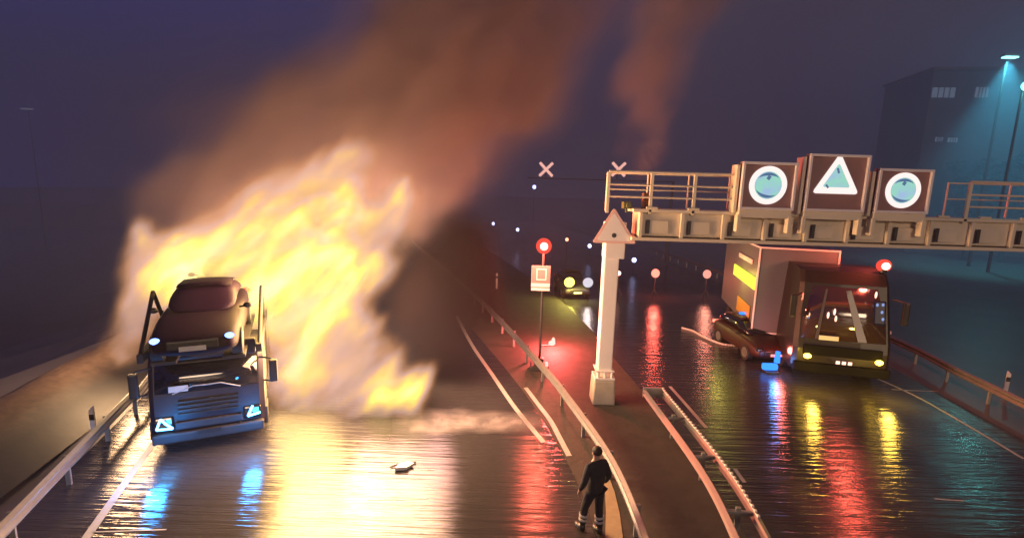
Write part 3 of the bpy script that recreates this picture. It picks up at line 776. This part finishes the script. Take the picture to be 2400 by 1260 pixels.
# far gantry with two red crosses
fgD = 46.0
xa, xb_ = PD(1280, 397, fgD), PD(1450, 397, fgD)
fg = thing('signal_gantry', 'thin dark gantry far down the road holding the two red crosses', 'gantry', (0, fgD + .5, 0))
b = MB(); zc = (xa.z + xb_.z) / 2
b.cyl((1.2, 0, zc - .9), (15, 0, zc - .9), .06, n=6); b.build('beam', M_dark, fg)
b = MB(); b.cyl((15, 0, 0), (15, 0, zc - .83), .12, n=8); b.build('post', M_dark, fg)
for p, lab in ((xa, 'glowing red lane cross standing free left of the gantry'), (xb_, 'glowing red lane cross seen just over the gantry railing corner')):
    t = thing('lane_signal', lab, 'lane signal', p, 0, 'red lane crosses')
    b = MB(); k = .62
    b.box((0, 0, 0), (1.75, .07, .26), .06, Euler((0, R(45), 0))); b.box((0, -.004, 0), (1.75, .07, .26), .06, Euler((0, R(-45), 0)))
    b.build('cross', glow('red_cross_light', (1.0, .50, .42), 1.1), t)
    b = MB(); b.box((0, .3, 0), (.12, .4, .12)); b.cyl((0, .5, -.9), (0, .5, .1), .06, n=8); b.build('bracket', M_dark, t)

db = G(945, 1096)
t = thing('torn_panel', 'small pale torn panel lying alone on the wet road in front of the fire', 'scrap', (db.x, db.y, 0), .4)
b = MB(); b.poly([(-.22, -.08, .02), (.05, -.14, .02), (.25, -.02, .02), (.12, .12, .02), (-.1, .1, .02)], Vector((.02, .01, .07))); b.build('panel_scrap', M_plate, t)
b = MB(); b.tube([(-.3, .1, .03), (0, .16, .05), (.34, .1, .03)], .02, 6); b.build('bent_rod', M_dark, t)

# ------------------------------------------------------------------ person at the median rail
M_skin = material('skin', (.45, .28, .22), .5)
M_cloth = material('navy_jacket_cloth', (.016, .017, .030), .8, bump=.5, bscale=30, vary=.3, vscale=6)
M_trous = material('dark_trouser_cloth', (.013, .014, .024), .85, bump=.5, bscale=30, vary=.3, vscale=6)
M_refl = material('reflective_band', (.55, .52, .5), .4)
M_hair = material('dark_hair', (.015, .011, .01), .6, bump=.6, bscale=60)
def skin_mesh(name, nodes, edges, mat, parent, root, sub=2):
    keys = list(nodes); me = bpy.data.meshes.new(name)
    me.from_pydata([nodes[k][0] for k in keys], [(keys.index(a), keys.index(b)) for a, b in edges], [])
    o = bpy.data.objects.new(name, me); COL.objects.link(o); o.parent = parent
    o.modifiers.new('skin', 'SKIN').use_smooth_shade = True
    sm = o.modifiers.new('sub', 'SUBSURF'); sm.levels = sub; sm.render_levels = sub
    lay = me.skin_vertices[0].data if me.skin_vertices else None
    if lay is None:
        bm = bmesh.new(); bm.from_mesh(me); bm.verts.layers.skin.verify(); bm.to_mesh(me); bm.free(); lay = me.skin_vertices[0].data
    for i, k in enumerate(keys):
        r = nodes[k][1]; lay[i].radius = r if isinstance(r, tuple) else (r, r); lay[i].use_root = (k == root)
    me.materials.append(mat); return o
pb = G(1388, 1250)
pe = thing('person', 'person in dark navy jacket and trousers standing at the median guard rail, watching the fire', 'person', (pb.x, pb.y, 0), R(28))
S = 1.95 / 1.8
def q(x, y, z): return (x * S, y * S, z * S)
BN = {'pelvis': (q(0, 0, .95), .13), 'waist': (q(0, .01, 1.10), .10), 'chest': (q(0, .02, 1.32), .10), 'neckb': (q(0, .01, 1.47), .05), 'neck': (q(0, .015, 1.55), .055), 'head': (q(0, .03, 1.64), .085), 'crown': (q(0, .02, 1.73), .075)}
BE = [('pelvis', 'waist'), ('waist', 'chest'), ('chest', 'neckb'), ('neckb', 'neck'), ('neck', 'head'), ('head', 'crown')]
for s_, t_ in ((-1, 'l'), (1, 'r')):
    st2 = .16 if s_ < 0 else -.06                          # slight stride
    BN.update({t_ + 'sh': (q(s_ * .17, .01, 1.41), .055), t_ + 'el': (q(s_ * .27, -.03, 1.14), .047), t_ + 'wr': (q(s_ * .27, .10, .92), .032), t_ + 'pa': (q(s_ * .265, .13, .855), (.04, .02)),
               t_ + 'hip': (q(s_ * .095, 0, .90), .09), t_ + 'kn': (q(s_ * .11, st2 * .7 + .03, .50), .062), t_ + 'an': (q(s_ * .12, st2, .09), .042), t_ + 'to': (q(s_ * .14, st2 + .17, .035), (.045, .03))})
    BE += [('neckb', t_ + 'sh'), (t_ + 'sh', t_ + 'el'), (t_ + 'el', t_ + 'wr'), (t_ + 'wr', t_ + 'pa'), ('pelvis', t_ + 'hip'), (t_ + 'hip', t_ + 'kn'), (t_ + 'kn', t_ + 'an'), (t_ + 'an', t_ + 'to')]
    for i, ln_ in enumerate((.062, .075, .08, .07)):       # four fingers and a thumb, slightly curled
        fx = s_ * (.265 + (i - 1.5) * .0); fy = .13 + (1.5 - i) * .019
        BN[t_ + 'f%da' % i] = (q(fx, fy + .012, .815), .0095); BN[t_ + 'f%db' % i] = (q(fx - s_ * .018, fy + .016, .815 - ln_ * .55), .0085); BN[t_ + 'f%dc' % i] = (q(fx - s_ * .038, fy + .012, .815 - ln_ * .9), .007)
        BE += [(t_ + 'pa', t_ + 'f%da' % i), (t_ + 'f%da' % i, t_ + 'f%db' % i), (t_ + 'f%db' % i, t_ + 'f%dc' % i)]
    BN[t_ + 'tha'] = (q(s_ * .25, .165, .87), .011); BN[t_ + 'thb'] = (q(s_ * .235, .185, .83), .009)
    BE += [(t_ + 'wr', t_ + 'tha'), (t_ + 'tha', t_ + 'thb')]
skin_mesh('body', BN, BE, M_skin, pe, 'pelvis')
b = MB(); b.ball(q(0, .115, 1.645), (.016, .022, .024)); b.build('nose', M_skin, pe, smooth=True)
for s_ in (-1, 1):
    b = MB(); b.ball(q(s_ * .084, .02, 1.645), (.014, .025, .034)); b.build('ear', M_skin, pe, smooth=True)
    b = MB(); b.ball(q(s_ * .033, .098, 1.672), (.012, .008, .008)); b.build('eye', M_black, pe, smooth=True)
b = MB(); b.box(q(0, .107, 1.605), (.045, .012, .010), .004); b.build('mouth', material('lip', (.3, .12, .1), .5), pe)
b = MB(); b.ball(q(0, .0, 1.695), (.101, .108, .098)); b.build('hair', M_hair, pe, smooth=True)
JN = {'hem': (q(0, 0, .84), (.20, .15)), 'waist': (q(0, .01, 1.08), (.185, .14)), 'chest': (q(0, 0, 1.32), (.20, .15)), 'col': (q(0, .0, 1.53), .085)}
JE = [('hem', 'waist'), ('waist', 'chest'), ('chest', 'col')]
TN = {'top': (q(0, 0, .98), .15)}; TE = []
for s_, t_ in ((-1, 'l'), (1, 'r')):
    JN.update({t_ + 'sh': (q(s_ * .185, 0, 1.42), .09), t_ + 'el': (q(s_ * .285, -.03, 1.14), .068), t_ + 'cu': (q(s_ * .285, .085, .945), .052)})
    JE += [('chest', t_ + 'sh'), (t_ + 'sh', t_ + 'el'), (t_ + 'el', t_ + 'cu')]
    kn, an, to = BN[t_ + 'kn'][0], BN[t_ + 'an'][0], BN[t_ + 'to'][0]
    TN.update({t_ + 'h': (q(s_ * .10, 0, .86), .115), t_ + 'k': (kn, .088), t_ + 'a': ((an[0], an[1], an[2] + .02), .072)})
    TE += [('top', t_ + 'h'), (t_ + 'h', t_ + 'k'), (t_ + 'k', t_ + 'a')]
    b = MB(); b.ball((an[0] + s_ * .008, an[1] + .09, .05), (.058, .15, .055)); b.cyl((an[0], an[1], .03), (an[0], an[1], .17), .062, .06); b.build('boot', M_black, pe, smooth=True)
    d = Vector(kn) - Vector(an)
    b = MB()
    for f in (.42, .62):
        c = Vector(an) + d * f; b.cyl(c - d.normalized() * .022, c + d.normalized() * .022, .088 + .01 * f, n=16)
    b.bm.faces.ensure_lookup_table(); b.build('leg_band', M_refl, pe)
skin_mesh('jacket', JN, JE, M_cloth, pe, 'waist')
skin_mesh('trousers', TN, TE, M_trous, pe, 'top')
# ------------------------------------------------------------------ far right: floodlight mast, building, trees
TEAL = glow('teal_floodlight', (.35, .95, .95), 3.2)
mD = 52.0
m0, m1 = PD(2330, 330, mD), PD(2368, 132, mD)
ms = thing('floodlight_mast', 'tall mast with a teal floodlight shining into the mist at the upper right', 'floodlight', (m1.x, mD, 0))
b = MB(); b.cyl((0, .3, 0), (0, .3, m1.z), .16, .1, n=8); b.build('mast', M_dark, ms)
b = MB(); b.box((0, .1, m1.z + .1), (1.5, .7, .25), .06); b.build('hood', M_steel, ms)
b = MB(); b.box((0, 0, m1.z - .12), (1.3, .55, .16), .04); b.build('lamp', TEAL, ms)
sd = bpy.data.lights.new('flood_light', 'SPOT'); sd.energy = 24000; sd.color = (.12, .85, .85); sd.spot_size = R(70); sd.spot_blend = .8; sd.shadow_soft_size = .4
so = bpy.data.objects.new('flood_light', sd); COL.objects.link(so); so.location = (0, 0, m1.z - .35); so.parent = ms
m2 = PD(2399, 202, mD - 4)
ms2 = thing('floodlight_mast', 'second teal floodlight cut by the right picture edge', 'floodlight', (m2.x + .3, mD - 4, 0))
b = MB(); b.cyl((0, .3, 0), (0, .3, m2.z), .14, .1, n=8); b.build('mast', M_dark, ms2)
b = MB(); b.ball((-.1, -.1, m2.z), (.5, .3, .45)); b.build('lamp', glow('teal_lamp_near', (.25, .95, .8), 4), ms2, smooth=True)
point('teal_light', (-.1, -.9, m2.z), (.15, .8, .75), 900, .4, ms2)
bD = 64.0
w0, w1 = PD(2182, 208, bD), PD(2440, 360, bD)
bd = thing('office_building', 'dim building behind the floodlight with two lit window bands', 'building', (w0.x, bD, 0), R(-8))
bh = w0.z + 2.2
b = MB(); b.box((10, 5, bh / 2), (20, 10, bh), .1); b.build('wall', material('blue_grey_render', (.09, .10, .13), .8, vary=.1, vscale=.3), bd)
b = MB(); b.box((10, 5, bh + .15), (20.5, 10.5, .4), .05); b.build('roof', M_dark, bd)
WIN = glow('lit_window', (.36, .47, .66), .34)
for x0_, x1_, y0_, y1_ in ((2182, 2234, 207, 229), (2272, 2303, 208, 231), (2188, 2205, 322, 332), (2214, 2236, 324, 334)):
    p0, p1 = PD(x0_, y1_, bD), PD(x1_, y0_, bD)
    b = MB(); wd, hg = p1.x - p0.x, p1.z - p0.z
    b.box((p0.x - w0.x + wd / 2, -.02 - .0, p0.z + hg / 2), (wd, .1, hg), .02); f = b.build('window', WIN, bd)
    b = MB()
    for i in range(1, 4): b.box((p0.x - w0.x + wd * i / 4, -.09, p0.z + hg / 2), (.08, .06, hg))
    b.build('mullion', M_dark, f)
def tree(label, p, h, cr, seed, n=2600):
    rnd = random.Random(seed)
    t = thing('tree', label, 'tree', p, 0, 'dark trees below the building')
    b = MB(); b.cyl((0, 0, 0), (0, 0, h * .55), .25, .12, n=8)
    for i in range(6):
        a = rnd.uniform(0, 6.28); b.cyl((0, 0, h * rnd.uniform(.3, .5)), (math.cos(a) * cr * .6, math.sin(a) * cr * .6, h * rnd.uniform(.6, .85)), .09, .03, n=6)
    b.build('trunk', M_wood, t)
    b = MB(); bm = b.bm
    cl = [(rnd.uniform(-.7, .7) * cr, rnd.uniform(-.7, .7) * cr, h * rnd.uniform(.45, .9), cr * rnd.uniform(.25, .45)) for _ in range(22)]
    for i in range(n):
        c = rnd.choice(cl); v = Vector((rnd.gauss(0, 1), rnd.gauss(0, 1), rnd.gauss(0, .8))).normalized() * c[3] * rnd.random() ** .4
        q = Vector(c[:3]) + v; u = Vector((rnd.gauss(0, 1), rnd.gauss(0, 1), rnd.gauss(0, 1))).normalized(); s = rnd.uniform(.18, .34)
        w_ = u.orthogonal().normalized() * s * .5; u = u * s
        bm.faces.new([bm.verts.new(q - u), bm.verts.new(q + w_), bm.verts.new(q + u), bm.verts.new(q - w_)])
    b.build('crown', M_leaf, t)
for i, (px, D, h, cr, lab) in enumerate(((2260, 58, 13.0, 3.0, 'dark tree below the lit windows, left of the two by the building'), (2345, 57, 14.0, 3.6, 'dark broad tree at the foot of the floodlight mast'))):
    p = PD(px, 600, D); tree(lab, (p.x, D, 0), h, cr, 20 + i)
# faint lamp far off on the left
fl = PD(66, 256, 70)
t = thing('street_lamp', 'tiny dim street lamp alone in the dark blue sky at the left', 'lamp', (fl.x, 70, 0))
b = MB(); b.cyl((0, 0, -5), (0, 0, fl.z), .07, .04, n=8); b.build('pole', M_black, t)
b = MB(); b.box((0, -.2, fl.z), (1.6, .4, .22), .08); b.build('lamp', glow('dim_street_lamp', (.4, .4, .6), .35), t)

# ------------------------------------------------------------------ fire and smoke (density grids)
def field_object(name, blobs, vmin, vmax, vox, warp, lo_, hi_, detail, mat, core=None, core_at=.5, stretch=(1, 1, 1), nscale=.5, seedv=0.0, part='both', shear=0.0, ridge=0.0):
    me = bpy.data.meshes.new(name); ob = bpy.data.objects.new(name, me); COL.objects.link(ob)
    ng = bpy.data.node_groups.new(name + '_field', 'GeometryNodeTree')
    ng.interface.new_socket('Geometry', in_out='INPUT', socket_type='NodeSocketGeometry')
    ng.interface.new_socket('Geometry', in_out='OUTPUT', socket_type='NodeSocketGeometry')
    n, l = ng.nodes, ng.links
    out = n.new('NodeGroupOutput'); pos = n.new('GeometryNodeInputPosition')
    def vm(op, a, b_=None):
        x = n.new('ShaderNodeVectorMath'); x.operation = op
        for i, v in ((0, a), (1, b_)):
            if v is None: continue
            if hasattr(v, 'is_linked') or hasattr(v, 'links'): l.new(v, x.inputs[i])
            else: x.inputs[i].default_value = v
        return x
    def ma(op, a, b_=None, c=None):
        x = n.new('ShaderNodeMath'); x.operation = op
        for i, v in ((0, a), (1, b_), (2, c)):
            if v is None: continue
            if hasattr(v, 'links'): l.new(v, x.inputs[i])
            else: x.inputs[i].default_value = v
        return x.outputs[0]
    def nz(vec, scale, det, rough=.55):
        x = n.new('ShaderNodeTexNoise'); x.inputs['Scale'].default_value = scale; x.inputs['Detail'].default_value = det; x.inputs['Roughness'].default_value = rough
        l.new(vec, x.inputs['Vector']); return x
    sx_ = n.new('ShaderNodeSeparateXYZ'); cx_ = n.new('ShaderNodeCombineXYZ'); l.new(pos.outputs[0], sx_.inputs[0])
    l.new(ma('SUBTRACT', sx_.outputs[0], ma('MULTIPLY', sx_.outputs[2], shear)), cx_.inputs[0]); l.new(sx_.outputs[1], cx_.inputs[1]); l.new(sx_.outputs[2], cx_.inputs[2])
    sp = vm('MULTIPLY', cx_.outputs[0], stretch).outputs[0]
    sp = vm('ADD', sp, (seedv, seedv * .7, 0)).outputs[0]
    n1 = nz(sp, nscale, 2.0)
    n2 = nz(sp, nscale * 3.2, 3.0)
    d1 = vm('MULTIPLY', vm('SUBTRACT', n1.outputs['Color'], (.5, .5, .5)).outputs[0], (warp[0],) * 3).outputs[0]
    d2 = vm('MULTIPLY', vm('SUBTRACT', n2.outputs['Color'], (.5, .5, .5)).outputs[0], (warp[1],) * 3).outputs[0]
    p = vm('ADD', vm('ADD', pos.outputs[0], d1).outputs[0], d2).outputs[0]
    tot = None
    for c, r, wgt in blobs:
        rv = r if isinstance(r, (tuple, list)) else (r, r, r)
        q = vm('DIVIDE', vm('SUBTRACT', p, tuple(c)).outputs[0], rv)
        d2_ = vm('DOT_PRODUCT', q.outputs[0], q.outputs[0]).outputs['Value']
        e = ma('MULTIPLY', ma('EXPONENT', ma('MULTIPLY', d2_, -1.0)), wgt)
        tot = e if tot is None else ma('ADD', tot, e)
    mr = n.new('ShaderNodeMapRange'); mr.interpolation_type = 'SMOOTHSTEP'
    mr.inputs['From Min'].default_value = lo_; mr.inputs['From Max'].default_value = hi_
    l.new(tot, mr.inputs['Value'])
    n3 = nz(sp, nscale * 2.0, 5.0, .6)
    md = n.new('ShaderNodeMapRange'); md.inputs['From Min'].default_value = .35; md.inputs['From Max'].default_value = .65
    md.inputs['To Min'].default_value = 1 - detail; md.inputs['To Max'].default_value = 1.0
    l.new(n3.outputs['Fac'], md.inputs['Value'])
    dens = ma('MULTIPLY', mr.outputs[0], md.outputs[0])
    if ridge:
        n4 = nz(sp, nscale * 2.6, 2.0)
        rg = ma('SUBTRACT', 1.0, ma('MULTIPLY', ma('ABSOLUTE', ma('SUBTRACT', n4.outputs['Fac'], .5)), 5.0))     # filaments
        rg = ma('MULTIPLY_ADD', ma('MAXIMUM', rg, 0.0), ridge, 1 - ridge * .6)
        dens = ma('MULTIPLY', dens, rg)
    vc = n.new('GeometryNodeVolumeCube')
    l.new(dens, vc.inputs['Density'])
    vc.inputs['Min'].default_value = vmin; vc.inputs['Max'].default_value = vmax
    for k, s in enumerate('XYZ'): vc.inputs['Resolution ' + s].default_value = max(8, int((vmax[k] - vmin[k]) / vox))
    sm = n.new('GeometryNodeSetMaterial'); sm.inputs['Material'].default_value = mat
    l.new(vc.outputs[0], sm.inputs[0]); g_out = sm.outputs[0]
    if core:
        v2 = n.new('GeometryNodeVolumeToMesh'); v2.inputs['Threshold'].default_value = core_at
        l.new(vc.outputs[0], v2.inputs['Volume'])
        ss = n.new('GeometryNodeSetShadeSmooth'); l.new(v2.outputs[0], ss.inputs[0])
        s2 = n.new('GeometryNodeSetMaterial'); s2.inputs['Material'].default_value = core; l.new(ss.outputs[0], s2.inputs[0])
        if part == 'mesh':
            g_out = s2.outputs[0]; me.materials.append(core)
    me.materials.append(mat)
    l.new(g_out, out.inputs[0])
    ob.modifiers.new('field', 'NODES').node_group = ng
    return ob

def blob(px, py, D, rpx, w=1.0, sy=1.0):
    c = PD(px, py, D); k = rpx * D / FPX
    return (c, (k, k * sy, k), w)

# fire: glowing gas that also absorbs, so a thick flame settles at its own colour
M_fire = bpy.data.materials.new('flame_gas'); M_fire.use_nodes = True
n, l = M_fire.node_tree.nodes, M_fire.node_tree.links; n.clear()
o_ = n.new('ShaderNodeOutputMaterial'); at_ = n.new('ShaderNodeAttribute'); at_.attribute_name = 'density'
rp = n.new('ShaderNodeValToRGB'); e_ = n.new('ShaderNodeEmission'); ab = n.new('ShaderNodeVolumeAbsorption'); ad = n.new('ShaderNodeAddShader')
els = rp.color_ramp.elements
els[0].position = 0.0; els[0].color = (.46, .20, .10, 1)
els[1].position = 1.0; els[1].color = (1.0, 1.0, .55, 1)
for p_, c_ in ((.10, (.70, .31, .13)), (.22, (.80, .40, .24)), (.34, (.80, .50, .46)), (.48, (1.0, .56, .24)), (.62, (1.0, .72, .10)), (.8, (1.0, .90, .16))):
    x = els.new(p_); x.color = (*c_, 1)
l.new(at_.outputs['Fac'], rp.inputs[0]); l.new(rp.outputs[0], e_.inputs[0])
mm = n.new('ShaderNodeMath'); mm.operation = 'MULTIPLY'; mm.inputs[1].default_value = 3.4
l.new(at_.outputs['Fac'], mm.inputs[0]); l.new(mm.outputs[0], ab.inputs['Density']); ab.inputs['Color'].default_value = (0, 0, 0, 1)
hot = n.new('ShaderNodeMapRange'); hot.interpolation_type = 'SMOOTHSTEP'          # the densest gas is the hottest
hot.inputs['From Min'].default_value = .40; hot.inputs['From Max'].default_value = .85; hot.inputs['To Min'].default_value = 1.12; hot.inputs['To Max'].default_value = 1.9
l.new(at_.outputs['Fac'], hot.inputs['Value'])
me_ = n.new('ShaderNodeMath'); me_.operation = 'MULTIPLY'; l.new(hot.outputs[0], me_.inputs[1])
l.new(mm.outputs[0], me_.inputs[0]); l.new(me_.outputs[0], e_.inputs[1])
l.new(e_.outputs[0], ad.inputs[0]); l.new(ab.outputs[0], ad.inputs[1]); l.new(ad.outputs[0], o_.inputs['Volume'])
# thin luminous skin of the flame
M_core = bpy.data.materials.new('flame_skin'); M_core.use_nodes = True
n, l = M_core.node_tree.nodes, M_core.node_tree.links; n.clear()
o_ = n.new('ShaderNodeOutputMaterial'); e_ = n.new('ShaderNodeEmission'); tr_ = n.new('ShaderNodeBsdfTransparent'); mx_ = n.new('ShaderNodeMixShader')
e_.inputs[0].default_value = (.9, .6, .4, 1); e_.inputs[1].default_value = .8; mx_.inputs[0].default_value = .03
l.new(tr_.outputs[0], mx_.inputs[1]); l.new(e_.outputs[0], mx_.inputs[2]); l.new(mx_.outputs[0], o_.inputs[0])

FB = [blob(300, 800, 16.2, 40), blob(318, 730, 16.4, 55), blob(345, 640, 16.8, 62), blob(345, 540, 17.2, 40, .8), blob(420, 590, 17.2, 80), blob(500, 590, 17.0, 85), blob(600, 550, 18, 90), blob(690, 490, 19, 95),
      blob(770, 430, 20, 80), blob(830, 375, 20.5, 55), blob(945, 440, 19.5, 44, 1.4), blob(910, 510, 19, 66, 1.2), blob(690, 640, 16.8, 120, 1.6), blob(600, 690, 16.2, 90, 2.0), blob(770, 560, 18, 100, 1.5), blob(820, 480, 19, 50, 1.4),
      blob(770, 660, 17, 75, 2.0), blob(870, 630, 18, 62, .9), blob(700, 770, 15.6, 100, 1.7), blob(790, 850, 15.0, 80, 1.0), blob(890, 890, 14.8, 66, 1.4), blob(680, 880, 14.9, 62, 1.6), blob(970, 905, 14.8, 44, 1.3), blob(450, 650, 17, 70, 1.3), blob(845, 750, 16, 60, 1.0), blob(905, 815, 15.4, 50, 1.0), blob(690, 960, 14.0, 50, 1.2), blob(780, 950, 14.1, 50, 1.1), blob(870, 950, 14.2, 52, 1.4), blob(955, 950, 14.3, 44, 1.3)]
fire = field_object('fire', FB, (-15, 13.0, 0.02), (-1.0, 24, 9.5), .11, (2.6, 1.3), .26, 2.3, .35, M_fire, M_core, .16, (1, 1, .5), .34, part='mesh', shear=.7, ridge=.5)
tag(fire, 'roaring yellow and pink blaze engulfing the transporter behind its cab', 'fire')
kind(field_object('flame_gas', FB, (-15, 13.0, 0.02), (-1.0, 24, 9.5), .11, (2.6, 1.3), .26, 2.3, .35, M_fire, M_core, .16, (1, 1, .5), .34, part='gas', shear=.7, ridge=.5), 'stuff')
for nm, p, wt, cl, rd in (('fire_light', PD(712, 660, 14.2), 4600, (1, .58, .15), 2.2), ('fire_light', PD(825, 670, 13.8), 7000, (1, .55, .28), 3.0), ('fire_light', PD(940, 790, 14.2), 1500, (1, .50, .42), 1.8), ('fire_light', PD(700, 860, 14.5), 1600, (1, .62, .2), 1.5),
                          ('fire_light', PD(300, 740, 15.8), 1300, (1, .6, .3), .6),
                          ('fire_light', PD(600, 590, 20.5), 1100, (1, .55, .33), 1.2), ('fire_light', PD(740, 520, 22), 1000, (1, .55, .33), 1.2), ('fire_light', PD(850, 500, 22), 900, (1, .55, .33), 1.2), ('fire_light', PD(910, 540, 21.5), 500, (1, .55, .33), 1.2)):
    point(nm, p, cl, wt, rd, fire)

# smoke: scatters the fire's light
M_smoke = bpy.data.materials.new('smoke_gas'); M_smoke.use_nodes = True
n, l = M_smoke.node_tree.nodes, M_smoke.node_tree.links; n.clear()
o_ = n.new('ShaderNodeOutputMaterial'); pv = n.new('ShaderNodeVolumePrincipled')
pv.inputs['Color'].default_value = (.56, .43, .43, 1); pv.inputs['Density'].default_value = .75; pv.inputs['Anisotropy'].default_value = .2
l.new(pv.outputs[0], o_.inputs['Volume'])
SB = [blob(500, 470, 20, 110), blob(650, 360, 21, 120), blob(760, 300, 22, 120), blob(880, 330, 22, 130), blob(960, 230, 23, 140), blob(1050, 380, 22, 110), blob(1000, 520, 20, 70, .9),
      blob(1100, 160, 24, 150, .9), blob(1180, 60, 25, 160, .8), blob(960, 60, 25, 140, .7), blob(1330, 20, 26, 120, .6), blob(1250, 220, 25, 95, .55),
      blob(1540, 60, 21, 62, 1.3), blob(1520, 170, 21, 55, 1.3), blob(1498, 270, 21, 46, 1.2), blob(1478, 350, 21, 36, 1.0), blob(1600, -40, 22, 95, 1.2), blob(420, 300, 22, 90, .35), blob(560, 180, 23, 110, .35), blob(420, 480, 19, 70, .7)]
smoke = field_object('smoke', SB, (-20, 13, .3), (14, 31, 22), .28, (3.2, 2.2), .12, 1.0, .8, M_smoke, None, .5, (1, 1, .7), .27, 11.0, shear=.5)
kind(smoke, 'stuff')
M_soot = bpy.data.materials.new('soot_gas'); M_soot.use_nodes = True
n, l = M_soot.node_tree.nodes, M_soot.node_tree.links; n.clear()
o_ = n.new('ShaderNodeOutputMaterial'); pv = n.new('ShaderNodeVolumePrincipled')
pv.inputs['Color'].default_value = (.035, .026, .034, 1); pv.inputs['Density'].default_value = 1.3
l.new(pv.outputs[0], o_.inputs['Volume'])
KB = [blob(1090, 560, 20, 80, .8), blob(1060, 640, 18.5, 95), blob(1000, 740, 17, 85), blob(1040, 840, 16.5, 75), blob(1120, 720, 19, 80, .8), blob(960, 690, 18.5, 60)]
kind(field_object('dark_smoke', KB, (-9, 14, .1), (3, 26, 9), .24, (2.0, .9), .12, 1.0, .6, M_soot, None, .5, (1, 1, .8), .35, 4.0), 'stuff')

# thin mist of the wet night
hb = MB(); hb.box((15, 58, 22), (210, 146, 46))
M_haze = bpy.data.materials.new('mist_gas'); M_haze.use_nodes = True
n, l = M_haze.node_tree.nodes, M_haze.node_tree.links; n.clear()
o_ = n.new('ShaderNodeOutputMaterial'); pv = n.new('ShaderNodeVolumePrincipled')
pv.inputs['Color'].default_value = (.8, .78, .85, 1); pv.inputs['Density'].default_value = .0007; pv.inputs['Anisotropy'].default_value = .2
l.new(pv.outputs[0], o_.inputs['Volume'])
kind(hb.build('haze', M_haze), 'stuff')

# bank of drifting mist beyond the fire
mb_ = MB(); mb_.box((10, 75, 11), (198, 78, 35))
M_mist = bpy.data.materials.new('far_mist_gas'); M_mist.use_nodes = True
n, l = M_mist.node_tree.nodes, M_mist.node_tree.links; n.clear()
o_ = n.new('ShaderNodeOutputMaterial'); pv = n.new('ShaderNodeVolumePrincipled')
pv.inputs['Color'].default_value = (.42, .52, .80, 1); pv.inputs['Density'].default_value = .022
l.new(pv.outputs[0], o_.inputs['Volume'])
kind(mb_.build('mist_bank', M_mist), 'stuff')
